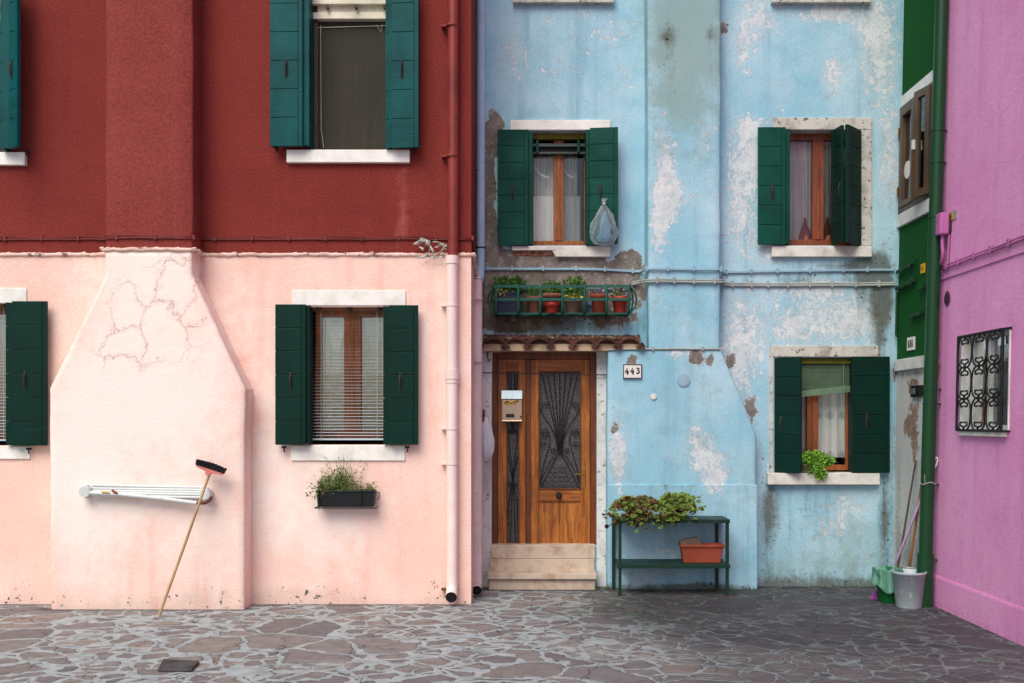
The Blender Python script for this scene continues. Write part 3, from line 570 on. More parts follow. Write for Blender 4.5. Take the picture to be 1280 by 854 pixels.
def pink_window(op, lint, sill, L, Rr, blind=True, sm=0):
    h = hole(op, R_); rv = .12; Yw = R_ + rv; x0, x1, z0, z1 = h
    hw_ = (x0 + .05, x1 - .0, z0 + .05, z1)
    w = frame(rh, hw_, Yw, 'frame_wood', .06, .17, .085)
    panes(w, hw_, Yw, 'mirror_glass', .06, .17, .085)
    opening(w, h, R_, rv, 'cream_paint', 'room_wall'); x0, x1, z0, z1 = hw_; xm = (x0 + x1) / 2
    slab(w, 'lintel', 'white_trim', *lint, YP, .014); slab(w, 'sill', 'white_trim', *sill, YP, .02, .14)
    bifold(w, 'L', *L, R_, 'green_paint', op, .09, rv); bifold(w, 'R', *Rr, R_, 'green_paint', op, .09, rv)
    for a, b, s_ in ((x0 + .04, xm - .06, -1), (xm + .06, x1 - .04, 1)):
        mb = MB(); folds(mb, a, b, z0 + .05, z1 - .05, Yw + .12, 4, .012, 0, seedv=s_)
        folds(mb, a, b, z0 + .05, lerp(z0, z1, .5), Yw + .09, 3, .01, 2, seedv=s_ + 4); xa, xb = lerp(a, b, .15), lerp(a, b, .95); zt = z1 - .1
        mb.add([(xa, Yw + .1, zt), (lerp(xa, xb, .5), Yw + .09, zt - .05), (xb, Yw + .1, zt), (lerp(xa, xb, .62), Yw + .085, zt - .36), (lerp(xa, xb, .3), Yw + .09, zt - .28)], [(0, 4, 1), (1, 4, 3), (1, 3, 2)], 1)
        mb.build('curtain', ['lace', 'curtain_white', 'curtain_grey'], w)
    if blind:
        mb = MB(); yb = Yw - .055; n_ = 38; zt = z1 - .03; xa, xb = x0 - .02, x1 - .01
        mb.box(xa, xb, yb - .012, yb + .018, zt, zt + .028, 1)
        for i in range(n_):
            z = zt - .01 - (zt - z0 - .02) * (i / n_) ** .93
            t = math.radians(lerp(1, 20, i / n_)); c_, s_ = .010 * math.cos(t), .010 * math.sin(t); sag = .004 * math.sin(i * 1.7)
            mb.add([(xa, yb - c_, z - s_), (xb, yb - c_, z - s_ + sag), (xb, yb + c_, z + s_ + sag), (xa, yb + c_, z + s_)], [(0, 1, 2, 3)])
        mb.box(xa, xb, yb - .012, yb + .012, z0 - .005, z0 + .012)
        for f in (.12, .86): mb.tube([(lerp(xa, xb, f), yb - .015, zt), (lerp(xa, xb, f), yb - .015, z0 + .01)], .0022, 4)
        for f in (.1, .5, .9): mb.tube([(lerp(xa, xb, f), yb - .04, zt + .0), (lerp(xa, xb, f), yb - .04, zt + .04)], .02, 7, 2)
        mb.build('venetian_blind', ['blind_slat', 'frame_wood', 'dark_metal'], w)
    return w
w = pink_window(op2, (365, 507, 363, 382), (364, 506, 557, 576), (345, 383, 381, 556), (487, 523, 382, 556)); dogs(w, [(357, 559), (510, 559)], R_)
w = pink_window(op2l, (-110, 33, 360, 379), (-111, 37, 558, 574), (-128, -92, 378, 556), (17, 60, 377, 557)); dogs(w, [(40, 561)], R_)

# down pipe of the red house: red above, pink below
pr = .058; px_ = W(565, -.09)
dp = MB(); zz = Z(322, -.09); dp.tube([(px_ + .012, -.075, TOP - .1), (px_ + .01, -.075, zz)], pr - .006, 18, 0)
dp.tube([(px_, -.08, zz + .01), (px_, -.08, Z(728, -.08)), (px_, -.10, Z(738, -.1)), (px_, -.16, Z(745, -.16)), (px_, -.2, Z(747, -.2))], [pr, pr, pr, pr * .98, pr * .98], 18, 1, cap=False)
dp.tube([(px_, -.2, Z(747, -.2)), (px_, -.12, Z(745, -.2))], pr * .86, 18, 3)  # black plug, the shade inside the open pipe mouth painted on
for a, b, r in ((462, 474, pr + .012), (466, 479, pr + .006), (320, 330, pr + .008)): dp.tube([(px_, -.08, Z(a, -.08)), (px_, -.08, Z(b, -.08))], r, 18, 1)
pipe = dp.build('drainpipe', ['red_pipe', 'pink_pipe', 'pink_pipe', 'pipe_mouth_shade'], rh)
for yy, m_ in ((32, 'red_pipe'), (195, 'red_pipe'), (382, 'pink_pipe'), (536, 'pink_pipe'), (580, 'pink_pipe'), (737, 'rusty')):
    mb = MB(); z = Z(yy, -.08); mb.tube([(px_, -.08, z - .01), (px_, -.08, z + .01)], pr + .005, 18); mb.box(px_ - pr - .05, px_ - pr, -.085, -.0, z - .008, z + .008); mb.build('pipe_clip', m_, pipe)

# rag on the cable, folded drying rack, broom, window box
mb = MB()
def strip(pts, w0, yo):
    q = smooth_path([P(a, b, -.06 + yo) for a, b in pts], 5); mb.ribbon(q, [w0 * (1 + .4 * math.sin(i * .8)) for i in range(len(q))], [Vector((math.cos(i * .35) * .8, .5 * math.sin(i * .9), .6)).normalized() for i in range(len(q))])
strip([(519, 303), (525, 302), (530, 300), (534, 303), (531, 309), (527, 312)], .06, -.01); strip([(534, 302), (538, 306), (540, 313), (543, 320)], .045, -.03); strip([(539, 310), (535, 317), (529, 321), (521, 322)], .022, -.02)
strip([(541, 302), (548, 303), (556, 305)], .012, -.02); strip([(545, 308), (550, 306), (556, 307), (552, 313), (549, 318)], .05, -.02); strip([(557, 306), (558, 313)], .02, -.01); strip([(538, 321), (546, 322), (553, 321)], .02, -.03)
tag(mb.build('rag', 'rag_white', None, solid=.004), 'torn whitish rag knotted on the cable above the pink wall beside the drainpipe', 'rag')

dr = empty('drying_rack', P(185, 620, RC - .02), 'folded white wall-mounted clothes drying rack on the pink chimney breast', 'drying rack')
Yd = RC - .02
mb = MB()
for i, (ya, yb, yo) in enumerate(((607, 609.5, -.02), (610.5, 612.5, -.035), (613.5, 615.5, -.05), (616, 618.5, -.065), (619, 622, -.08))): mb.tube([P(116, ya, Yd + yo), P(254, yb, Yd + yo)], .0125, 8)
mb.build('rail', 'rail_white', dr)
mb = MB(); q = [P(108, 616, Yd - .09), P(150, 618, Yd - .095), P(200, 623, Yd - .1), P(246, 629, Yd - .1)]; mb.tube(q, .02, 8); mb.build('folding_arm', 'rail_white', dr)
for (a, b) in ((111, 614), (260, 617)):
    mb = MB(); c_ = P(a, b, Yd); mb.tube([c_, c_ + Vector((0, -.11, 0))], .052, 14); mb.tube([c_ + Vector((0, -.04, .06)), c_ + Vector((0, -.04, -.06))], .026, 8); mb.build('end_bracket', 'rail_white', dr, bevel=.006)
mb = MB(); mb.tube([P(246, 629, Yd - .115), P(256, 629, Yd - .115), P(262, 626, Yd - .1), P(265, 621, Yd - .09)], .014, 8); mb.build('pivot', 'rusty', dr)
mb = MB(); mb.tube([P(127, 615, Yd - .12), P(137, 616, Yd - .12)], .007, 6); mb.build('tie', 'yellow_tag', dr)
mb = MB(); mb.tube([P(140, 613, Yd - .12), P(146, 616.5, Yd - .12)], .012, 6); mb.build('peg', 'clay_red', dr)

br = empty('broom', (W(197, -.66), -.66, 0), 'upside-down broom with wooden handle and dark bristles leaning on the drying rack', 'broom')
foot = Vector((W(199, -.66), -.66, .012)); topb = P(262, 592, -.46)
mb = MB(); mb.tube([foot, lerp(foot, topb, .5) + Vector((.004, 0, 0)), topb], [.0135, .013, .012], 10); mb.build('handle', 'pale_wood', br)
ax = (P(281, 589, -.46) - P(247, 578, -.46)).normalized(); dn = (topb - foot).normalized(); cc = P(263, 585, -.46)
def oriented(c_, ux_, uz_):
    uy = uz_.cross(ux_); return lambda a: c_ + ux_ * a.x + uy * a.y + uz_ * a.z
uz = (dn - ax * dn.dot(ax)).normalized()
mb = MB(); mb.T = oriented(cc, ax, uz)
mb.prism([(-.135, -.012), (.135, -.012), (.13, -.028), (.03, -.045), (.02, -.075), (-.02, -.075), (-.03, -.045), (-.13, -.028)], -.022, .022); mb.build('brush_block', 'coral_plastic', br, bevel=.004)
mb = MB(); mb.T = oriented(cc, ax, uz)
for i in range(34):
    for j in range(5):
        x = lerp(-.135, .135, i / 33); y = lerp(-.02, .02, j / 4); k = 1.08; mb.tube([(x, y, -.013), (x * k + random.uniform(-.004, .004), y * 1.5, .05 + random.uniform(-.006, .006) - .012 * abs(x / .135))], [.0056, .0042], 4)
mb.build('bristles', 'bristle_dark', br)

def stemmy(mb, x0, x1, y, z, n, hmin, hmax, leafm, leafsize, spread=.05, sm=0, dens=7):
    for i in range(n):
        b = Vector((random.uniform(x0, x1), y + random.uniform(-.05, .05), z)); hgt = random.uniform(hmin, hmax); d = Vector((random.gauss(0, spread), random.gauss(-.01, spread * .6), 1)); pts = [b, b + d * hgt * .5 + Vector((random.gauss(0, .012), 0, 0)), b + d * hgt + Vector((random.gauss(0, .025), 0, 0))]
        mb.tube(pts, [.0025, .002, .0012], 4, sm, cap=False)
        for k in range(dens):
            t = random.uniform(.15, 1); a = lerp(pts[0], pts[2], t) + Vector((random.gauss(0, .012), random.gauss(0, .012), 0))
            for _ in range(2): mb.leaf(a, leafsize, leafm, .3, .6)
wb = empty('window_box', P(432, 634, -.12), 'black window box of straggly herbs on a wire bracket below the shuttered pink-wall window', 'planter')
Yb = -.17; x0, x1 = W(395, Yb), W(468, Yb); zb, zt = Z(634, Yb), Z(613, Yb)
mb = MB(); mb.add([(x0 + .015, Yb + .01, zb), (x1 - .015, Yb + .01, zb), (x1 - .015, Yb + .13, zb), (x0 + .015, Yb + .13, zb), (x0, Yb, zt), (x1, Yb, zt), (x1, Yb + .14, zt), (x0, Yb + .14, zt)], [(0, 3, 2, 1), (0, 1, 5, 4), (1, 2, 6, 5), (2, 3, 7, 6), (3, 0, 4, 7)])
mb.box(x0 - .006, x1 + .006, Yb - .008, Yb + .004, zt - .018, zt); mb.build('box', 'black_plastic', wb, bevel=.004)
mb = MB(); mb.box(x0 + .01, x1 - .01, Yb + .008, Yb + .132, zt - .05, zt - .012); mb.build('soil', 'soil', wb)
mb = MB(); mb.tube([(x0 - .01, Yb - .012, zb - .008), (x1 + .01, Yb - .012, zb - .008)], .006, 6); mb.tube([(x0 - .01, Yb - .012, zb - .008), (x0 - .01, -.02, zb - .008)], .006, 6); mb.tube([(x1 + .01, Yb - .012, zb - .008), (x1 + .01, -.02, zb - .008)], .006, 6)
for f in (.06, .78): xx = lerp(x0, x1, f); mb.tube([(xx, Yb - .014, zb - .01), (xx, Yb - .014, zt - .02), (xx, Yb - .014, zt + .01)], .005, 6)
mb.tube([(x1 + .0, Yb - .012, zt - .02), (x1 + .05, Yb - .012, zt - .02), (x1 + .05, Yb - .012, zt - .07), (x1 + .03, Yb - .012, zt - .09)], .005, 6); mb.build('bracket', 'iron', wb)
mb = MB(); stemmy(mb, x0 + .01, x0 + .33, Yb + .06, zt - .02, 60, .06, .24, 0, .022, .22); stemmy(mb, x0 + .17, x0 + .36, Yb + .06, zt - .02, 26, .18, .38, 1, .016, .2, dens=8); stemmy(mb, x0 + .33, x1 - .02, Yb + .06, zt - .02, 22, .03, .13, 0, .02, .25)
for i in range(160): a = Vector((x0 + random.gauss(.06, .07), Yb + random.uniform(-.05, .06), zt + random.gauss(.0, .045))); mb.leaf(a, .028, random.choice((0, 0, 2)), .0, .7)
for i in range(200): a = Vector((x0 + random.gauss(.22, .09), Yb + random.uniform(-.04, .09), zt + random.gauss(.06, .05))); mb.leaf(a, .026, random.choice((0, 1)), .3, .5)
for i in range(26): mb.leaf(Vector((x0 + random.uniform(0, .4), Yb + random.uniform(-.05, .05), zt + random.uniform(.02, .34))), .014, 3)
mb.build('herbs', ['leaf_herb', 'leaf_green', 'leaf_dry', 'petal_white'], wb, recalc=False)

mb = MB(); q = [(196, 831), (246, 831), (250, 826.5), (238, 825), (204, 826.5)]
def gp(px, py): d = F * CH / (py - CY); return Vector(((px - CX) * d / F, d - D0, 0))
q = [gp(196, 840), gp(240, 840.5), gp(250, 830), gp(203, 829)]
mb.add([a + Vector((0, 0, .004)) for a in q] + [lerp(a, (q[0] + q[2]) / 2, .04) + Vector((0, 0, .016 + .006 * i)) for i, a in enumerate(q)], [(3, 2, 1, 0), (4, 5, 6, 7), (0, 1, 5, 4), (1, 2, 6, 5), (2, 3, 7, 6), (3, 0, 4, 7)])
tag(mb.build('stone_block', 'dark_slab', None, bevel=.008), 'loose dark stone block lying on the paving in front of the pink chimney breast', 'stone')

# ------------------------------------------------------------------ BLUE HOUSE
bh = empty('house', (1.8, B_, 0), 'terraced house with peeling pale blue plaster, wooden front door and green shutters', 'house')
opA = (662, 736, 164, 307); opB = (982, 1072, 163, 307); opC = (972, 1069, 447, 591); opD = (614.5, 746, 439.5, 681); opE = (650, 757, -190, -4); opG = (975, 1078, -190, -4)
holes = [hole(o, B_) for o in (opA, opB, opC, opD, opE, opG)]
ub = lines(-.55, 4.35, [a for h in holes for a in h[:2]], .055); zb_ = lines(0, 8.6, [a for h in holes for a in h[2:]], .055)
bw = splats([
    # white under-coat
    (1035, 18, 34, 12, .8, 0), (760, 40, 40, 18, .4, 0), (720, 15, 50, 12, .3, 0), (935, 158, 14, 10, .8, 0), (940, 195, 26, 36, .75, 0), (925, 260, 18, 50, .55, 0), (1100, 70, 22, 70, .55, 0), (1112, 200, 10, 60, .6, 0), (1040, 92, 12, 22, .6, 0),
    (950, 20, 20, 30, .5, 0), (930, 60, 12, 40, .45, 0), (1090, 30, 20, 30, .4, 0), (960, 300, 20, 30, .5, 0), (930, 420, 30, 50, .55, 0), (1030, 400, 50, 30, .55, 0), (1080, 400, 25, 25, .5, 0), (990, 410, 20, 20, .4, 0), (920, 470, 20, 40, .4, 0), (775, 560, 14, 50, .7, 0), (765, 200, 20, 60, .1, 0), (640, 60, 18, 40, .35, 0), (690, 80, 60, 25, .25, 0), (780, 100, 20, 40, .25, 0), (1015, 360, 60, 12, .5, 0), (1060, 625, 20, 25, .3, 0), (1045, 660, 30, 30, .35, 0),
    # bare grey mortar
    (620, 165, 13, 34, .9, 1), (612, 240, 10, 40, .7, 1), (613, 300, 12, 40, .85, 1), (650, 330, 50, 18, .95, 1), (700, 333, 60, 14, .9, 1), (785, 325, 18, 14, .8, 1), (640, 370, 45, 34, 1.3, 1), (700, 365, 70, 30, 1.1, 1), (775, 360, 34, 26, .9, 1), (630, 400, 40, 14, 1.0, 1), (612, 200, 8, 60, .5, 1), (690, 402, 20, 8, .5, 1), (775, 400, 34, 12, .7, 1), (905, 35, 5, 12, .85, 1), (905, 295, 5, 5, .8, 1),
    (912, 450, 9, 16, .7, 1), (940, 510, 12, 30, .75, 1), (950, 570, 7, 18, .6, 1), (1117, 470, 5, 16, .9, 1), (770, 555, 8, 28, .75, 1),
    # dirt
    (1050, 333, 60, 9, .7, 2), (1000, 345, 60, 6, .35, 2), (1100, 350, 16, 40, .85, 2), (1104, 380, 14, 34, .9, 2), (1100, 430, 10, 30, .75, 2), (1085, 330, 20, 20, .6, 2), (690, 405, 110, 18, .95, 2), (660, 350, 70, 30, .45, 2), (640, 390, 40, 30, .6, 2), (960, 630, 14, 60, .55, 2), (1106, 640, 7, 90, .7, 2), (1030, 640, 70, 40, .35, 2), (1040, 725, 90, 16, .6, 2), (1120, 560, 6, 140, .5, 2), (1000, 352, 110, 4, .45, 2), (1075, 366, 8, 24, .5, 2), (1010, 372, 5, 26, .4, 2), (960, 640, 10, 50, .3, 2), (1112, 250, 8, 60, .5, 2),
    # greenish grey staining
    (815, 20, 25, 60, .6, 3), (920, 350, 40, 30, .2, 3), (1100, 375, 22, 40, .7, 3), (1040, 690, 80, 40, .35, 3), (760, 240, 60, 80, .08, 3), (1075, 420, 40, 30, .25, 3)], B_)
def m_blue(v):
    c = evalmask(bw, v.x, v.z); c[0] += .1 + (.1 if v.x > W(905, B_) else 0); c[3] += .38 * max(0, 1 - v.z / 1.5) + .12 * max(0, noise.noise(v * .9)); c[2] += .22 * max(0, 1 - v.z / 1.1) * (.5 + noise.noise(v * 1.6)); c[2] += .5 * max(0, 1 - v.z / .12); return c  # low wall duller: grime and the dimmer light there both put into the colour
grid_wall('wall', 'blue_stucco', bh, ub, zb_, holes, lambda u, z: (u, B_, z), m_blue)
bs = splats([(832, 220, 14, 70, .85, 0), (822, 280, 10, 40, .7, 0), (838, 250, 22, 30, .5, 0), (875, 190, 14, 60, .35, 0), (890, 160, 10, 20, .4, 0), (885, 575, 26, 26, .75, 0), (895, 600, 14, 16, .7, 0), (870, 545, 16, 18, .55, 0), (775, 590, 10, 40, .6, 0), (840, 690, 40, 20, .45, 0), (800, 720, 50, 12, .35, 0), (770, 560, 12, 30, .65, 0), (850, 440, 20, 10, .6, 0),
             (790, 452, 9, 10, .9, 1), (868, 447, 9, 9, 1.0, 1), (888, 452, 5, 8, .85, 1), (768, 550, 9, 30, .55, 1), (766, 505, 5, 12, .4, 1),
             (835, 45, 14, 10, .55, 2), (888, 42, 8, 12, .6, 2), (830, 60, 12, 60, .3, 2), (860, 100, 40, 60, .25, 2), (850, 608, 90, 4, .6, 2), (880, 735, 30, 8, .7, 2), (840, 735, 90, 7, .6, 2),
             (855, 30, 60, 70, .85, 3), (855, 120, 50, 60, .45, 3), (850, 500, 80, 60, .1, 3), (820, 390, 30, 50, .15, 3)], BC)
def m_bs(v):
    c = evalmask(bs, v.x, v.z); c[0] += .05; c[3] += .3; c[2] += .5 * max(0, 1 - v.z / .08); return c
ZL = Z(437, BC)
column('chimney_shaft', 'blue_stucco', bh, [(ZL - .02, W(811, BC), W(900, BC)), (8.6, W(808, BC), W(902, BC))], BC, B_ + .01, m_bs, .055)
column('chimney_breast', 'blue_stucco', bh, [(-.01, W(759, BC), W(944, BC)), (Z(545, BC), W(759, BC), W(946, BC)), (ZL, W(760, BC), W(901, BC))], BC - .008, B_ + .01, m_bs, .05)
mb = MB(); xa, xb = W(760, BC), W(945, BC); mb.box(xa - .004, xb + .006, BC - .03, BC + .1, 0, Z(606, BC)); o = mb.build('plinth', 'blue_stucco', bh, bevel=.012)
bm = bmesh.new(); bm.from_mesh(o.data); bmesh.ops.subdivide_edges(bm, edges=bm.edges, cuts=24, use_grid_fill=True); bm.to_mesh(o.data); bm.free(); setmask(o, m_bs)
mb = MB(); mb.add([(-.6, B_ - .4, 8.55), (4.2, B_ - .4, 8.55), (4.2, 6, 10.4), (-.6, 6, 10.4)], [(0, 1, 2, 3)]); mb.build('roof', 'tile', bh, solid=.15)

# windows
def blue_frame(op, mat, rv, **k):
    h = hole(op, B_); w = frame(bh, (h[0] + .01, h[1] - .01, h[2] + .02, h[3]), B_ + rv, mat, **k); opening(w, h, B_, rv, 'old_stone'); return w, (h[0] + .01, h[1] - .01, h[2] + .02, h[3])
for op, px0, px1 in ((opE, 641, 768), (opG, 965, 1089)):
    w, h = blue_frame(op, 'frame_wood', .14); panes(w, h, B_ + .14); slab(w, 'sill', 'old_stone', px0, px1, -7, 3, B_, .07, .14)
# A: upstairs left
w, h = blue_frame(opA, 'frame_wood', .16, fw=.035, mull=.115, rail=.06); panes(w, h, B_ + .16, 'clear_glass', .035, .115, .06)
x0, x1, z0, z1 = h; xm = (x0 + x1) / 2; Yc = B_ + .26
for a, b, s_ in ((x0 + .05, xm - .05, 1), (xm + .05, x1 - .1, 2)):
    mb = MB(); folds(mb, a, b, z0 + .06, z1 - .2, Yc + .05, 5, .022, 0, seedv=s_); folds(mb, a - .02, b + .03, z0 + .06, z0 + .58, Yc, 4, .012, 1, seedv=s_ + 3)
    q = smooth_path([(a + .0, Yc - .02, z1 - .34), (lerp(a, b, .35), Yc - .03, z1 - .43), (lerp(a, b, .75), Yc - .02, z1 - .46)], 5); mb.ribbon(q, .022, (0, 0, 1), 1)
    mb.build('curtain', ['curtain_cream', 'curtain_white'], w)
mb = MB(); ya = B_ + .1; mb.box(x0, x1, ya, B_ + .22, z1 - .06, z1 - .005, 0); mb.box(x0, x1, ya - .02, ya + .02, z1 - .15, z1 - .115, 1); mb.box(x0, x1, ya + .01, ya + .05, z1 - .2, z1 - .15, 2); mb.box(x0, x1, ya - .01, ya + .03, z1 - .228, z1 - .205, 1)
for f in (.12, .84): xx = lerp(x0, x1, f); mb.box(xx - .015, xx + .015, ya - .04, ya - .021, z1 - .22, z1 - .085, 3)
mb.build('roller_blind', ['mossy_board', 'roller_dark', 'dark_room', 'faded_green'], w, bevel=.003)
slab(w, 'lintel', 'white_trim', 638, 763, 150, 162.5, B_, .02)
mb = MB(); Ys = B_ - .06; mb.box(W(640, Ys), W(694, Ys), Ys, B_ + .16, Z(313, Ys), Z(307.5, Ys)); mb.box(W(694, Ys) + .001, W(763, Ys), Ys, B_ + .16, Z(321, Ys), Z(307.5, Ys)); mb.add([(W(690, Ys), Ys + .001, Z(313, Ys)), (W(695, Ys), Ys + .001, Z(313, Ys)), (W(695, Ys), Ys + .001, Z(321, Ys))], [(0, 1, 2)]); mb.build('sill', 'white_stone', w, bevel=.006)
bifold(w, 'L', 622, 660, 163, 307, B_, 'faded_green', opA, .06, .15, 7); bifold(w, 'R', 737, 772, 161, 306, B_, 'faded_green', opA, .1, .15, 7, tilt=.12)
mb = MB(); mb.box(W(642, B_), W(692, B_), B_ - .012, B_ + .02, Z(320, B_), Z(313.5, B_)); mb.build('brick_course', 'broken_brick', w, bevel=.008)
# B: upstairs right
w, h = blue_frame(opB, 'red_wood', .14, fw=.05, mull=.125, rail=.07); panes(w, h, B_ + .14, 'clear_glass', .05, .125, .07)
x0, x1, z0, z1 = h; xm = (x0 + x1) / 2; Yc = B_ + .24
for a, b, s_ in ((x0 + .03, xm - .02, 1), (xm + .02, x1 - .03, -1)):
    mb = MB()
    def gat(x, t, a=a, b=b, s_=s_):
        k = max(0, (.22 - t)) / .22
        return lerp(x, (a + .02 if s_ > 0 else b - .02) + (x - (a if s_ > 0 else b)) * .72, k * k)
    folds(mb, a, b, z0 + .05, z1 - .06, Yc, 5, .022, 0, gather=gat, seedv=s_); mb.build('curtain', ['curtain_lilac' if s_ > 0 else 'curtain_cream'], w)
for s_ in (-1, 1):                      # little figure shapes of dried straw in the gap
    mb = MB(); c_ = Vector((xm + s_ * .125, Yc - .03, z0 + .07)); mb.lathe([(.075, 0), (.07, .05), (.045, .13), (.02, .2), (.012, .26)], c_, 14, 0, .5, .12); mb.build('ornament', 'old_clay', w)
slab(w, 'sill', 'white_stone', 965, 1090, 307.5, 321, B_, .06, .14)
mb = MB(); Yf = B_ - .015; mb.box(W(966, Yf), W(1090, Yf), Yf, B_ + .002, Z(162, Yf), Z(147, Yf)); mb.box(W(1072.5, Yf), W(1090, Yf), Yf, B_ + .002, Z(307, Yf), Z(162.3, Yf)); mb.build('stone_surround', 'old_stone', w, bevel=.005)
bifold(w, 'L', 947, 981, 160, 306, B_, 'faded_green', opB, .06, .14, 6)
mb = MB(); zz0, zz1 = Z(306, B_ - .1), Z(161, B_ - .1)
leaf_panel(mb, .335, zz0, zz1, (W(1073, B_), B_ - .006), math.radians(180 + 47.5), 6, hw=(.15, .45))
leaf_panel(mb, .24, zz0 + .01, zz1 - .005, (W(1055, B_ - .25), B_ - .255), math.radians(99), 6, stile=1)
mb.tube(smooth_path([(W(1050, B_ - .3), B_ - .31, lerp(zz0, zz1, .5)), (W(1047, B_ - .3), B_ - .33, lerp(zz0, zz1, .45)), (W(1050, B_ - .3), B_ - .31, lerp(zz0, zz1, .38))], 4), .007, 6, 1)
mb.build('shutter', ['dark_green_paint', 'dark_metal'], w, bevel=.003)
# C: ground floor right
w, h = blue_frame(opC, 'frame_wood', .15, fw=.04, mull=.125, rail=.06); panes(w, h, B_ + .15, 'clear_glass', .04, .125, .06)
x0, x1, z0, z1 = h; xm = (x0 + x1) / 2; Yc = B_ + .25
for a, b, s_ in ((x0 + .0, xm + .0, 1), (xm + .02, x1 - .0, 2)):
    mb = MB(); folds(mb, a, b, z0 + .14, z1 - .12, Yc, 4, .016, 0, seedv=s_ + 8)
    for row in (.62, .14):
        k = int((b - a) / .13)
        for i in range(k):
            xx = a + (i + .5) * (b - a) / k; zz = z0 + row if row > .3 else z0 + .17
            mb.tube([(xx - .045, Yc - .02, zz), (xx, Yc - .02, zz + .04), (xx + .045, Yc - .02, zz), (xx, Yc - .02, zz - .04)], .003, 4, 1, closed=True)
            mb.tube([(xx - .015, Yc - .02, zz), (xx, Yc - .02, zz + .014), (xx + .015, Yc - .02, zz), (xx, Yc - .02, zz - .014)], .003, 4, 1, closed=True)
    mb.build('curtain', ['curtain_lilac', 'thread'], w)
mb = MB(); ya = B_ + .07; xa, xb = W(992, B_), x1
mb.box(x0, x1, ya - .02, B_ + .21, z1 - .065, z1 - .005, 1)
nsl = 6
for i in range(nsl):
    t = i / nsl; za = z1 - .075 - t * .27
    mb.add([(xa - .1, ya + .03, za - .05), (xb, ya + .03, za - .05), (xb, ya + .008, za), (xa - .1, ya + .008, za)], [(0, 1, 2, 3)])
zl = z1 - .36; mb.T = lambda a: Vector((a.x, a.y, a.z + .1 * (a.x - xm) + (-.0)))
mb.box(xa - .1, xb, ya - .01, ya + .012, zl - .06, zl + .012); mb.T = None
mb.tube([(xb - .1, ya - .012, z1 - .07), (xb - .1, ya - .012, zl + .04)], .006, 5); mb.box(xb - .115, xb - .085, ya - .03, ya - .012, zl - .03, zl + .05)
mb.tube([(xb - .06, ya - .01, zl), (xb - .07, ya + .03, zl - .35), (xb - .04, ya + .03, zl - .38)], .0025, 4); mb.build('roller_blind', ['roller_green', 'mossy_board'], w, bevel=.002)
slab(w, 'sill', 'white_stone', 960, 1100, 591.5, 606, B_, .09, .15)
mb = MB(); Yf = B_ - .014; mb.box(W(962, Yf), W(1098, Yf), Yf, B_ + .002, Z(446, Yf), Z(432, Yf)); mb.box(W(962, Yf), W(966.5, Yf), Yf, B_ + .002, Z(591, Yf), Z(446.2, Yf)); mb.build('stone_surround', 'old_stone', w, bevel=.004)
mb = MB(); leaf_panel(mb, .31, Z(591, B_ - .1), Z(447, B_ - .1), (W(967.5, B_), B_ - .01), math.radians(-40), 6, stile=0, hw=(.08, .42)); mb.build('shutter', ['dark_green_paint', 'dark_metal'], w, bevel=.003)
bifold(w, 'R', 1064, 1111, 446, 591, B_, 'green_paint', opC, .06, .15, 6)

# door
yd = B_ + .09
mb = MB()
mb.pbox(615, 622, 440, 682, yd, .09); mb.pbox(738, 745.5, 440, 682, yd, .09); mb.pbox(622.2, 737.8, 440, 449, yd, .09); mb.pbox(657.5, 664, 449.2, 682, yd, .09)
mb.pbox(618, 742, 443, 681, yd + .078, .01); door = mb.build('door', 'door_wood_dark', bh, bevel=.006)
y2 = yd + .025
def rails(name, x0, x1, y0, y1, gx0, gx1, gy0, gy1, extra=None):
    mb = MB(); mb.pbox(x0, gx0, y0, y1, y2, .05); mb.pbox(gx1, x1, y0, y1, y2, .05); mb.pbox(gx0 + .05, gx1 - .05, y0, gy0, y2 + .001, .049, 1)
    if gy1 < y1: mb.pbox(gx0 + .05, gx1 - .05, gy1, extra[0] if extra else y1, y2 + .001, .049, 1)
    if extra:
        mb.pbox(gx0 + .05, gx1 - .05, extra[0], y1, y2 + .02, .02, 0)
        xm_ = (gx0 + gx1) / 2; mb.pbox(gx0 + 3, xm_ - .4, extra[0] + 4, y1 - 2, y2 + .006, .02, 0); mb.pbox(xm_ + .4, gx1 - 3, extra[0] + 4, y1 - 2, y2 + .006, .02, 0)
    for a, b, c_, d in ((gx0 - 1.2, gx0 + .6, gy0 - 1.2, gy1 + 1.2), (gx1 - .6, gx1 + 1.2, gy0 - 1.2, gy1 + 1.2), (gx0 + .6, gx1 - .6, gy0 - 1.2, gy0 + .6), (gx0 + .6, gx1 - .6, gy1 - .6, gy1 + 1.2)): mb.pbox(a, b, c_, d, y2 - .01, .03, 2)
    return mb.build(name, ['door_wood', 'door_wood_across', 'door_wood_dark'], door, bevel=.003)
leaf = rails('door_leaf', 664.5, 737.5, 449.5, 681.5, 674, 725.5, 465, 611, (627,))
side = rails('side_panel', 622.5, 657, 449.5, 681.5, 634, 648, 465, 679)
mb = MB(); mb.pbox(663, 673.0, 450, 681, y2 - .018, .017); mb.build('cover_strip', 'door_wood', door, bevel=.006)
for a in ((673, 726, 464, 612), (633, 649, 464, 680)):
    mb = MB(); mb.pbox(*a, y2 + .03, .004); mb.build('pane', 'pebbled_glass', door)
yg = y2 + .008
def G2(px, py): return (W(px, yg), Z(py, yg))
def iron(mb, pts, r=.005, sm=True):
    q = [(a, yg, b) for a, b in pts]; mb.tube(smooth_path(q, 4) if sm else q, r, 6)
mb = MB(); s_ = (D0 + yg) / F
for i, xt in enumerate((677, 684.2, 692, 699.6, 707, 714.6, 722.5)):
    iron(mb, [G2(xt, 465), G2(lerp(xt, 699.7, .25), 490), G2(lerp(xt, 699.7, .72), 535), G2(lerp(xt, 699.7, .86), 563)], .0048)
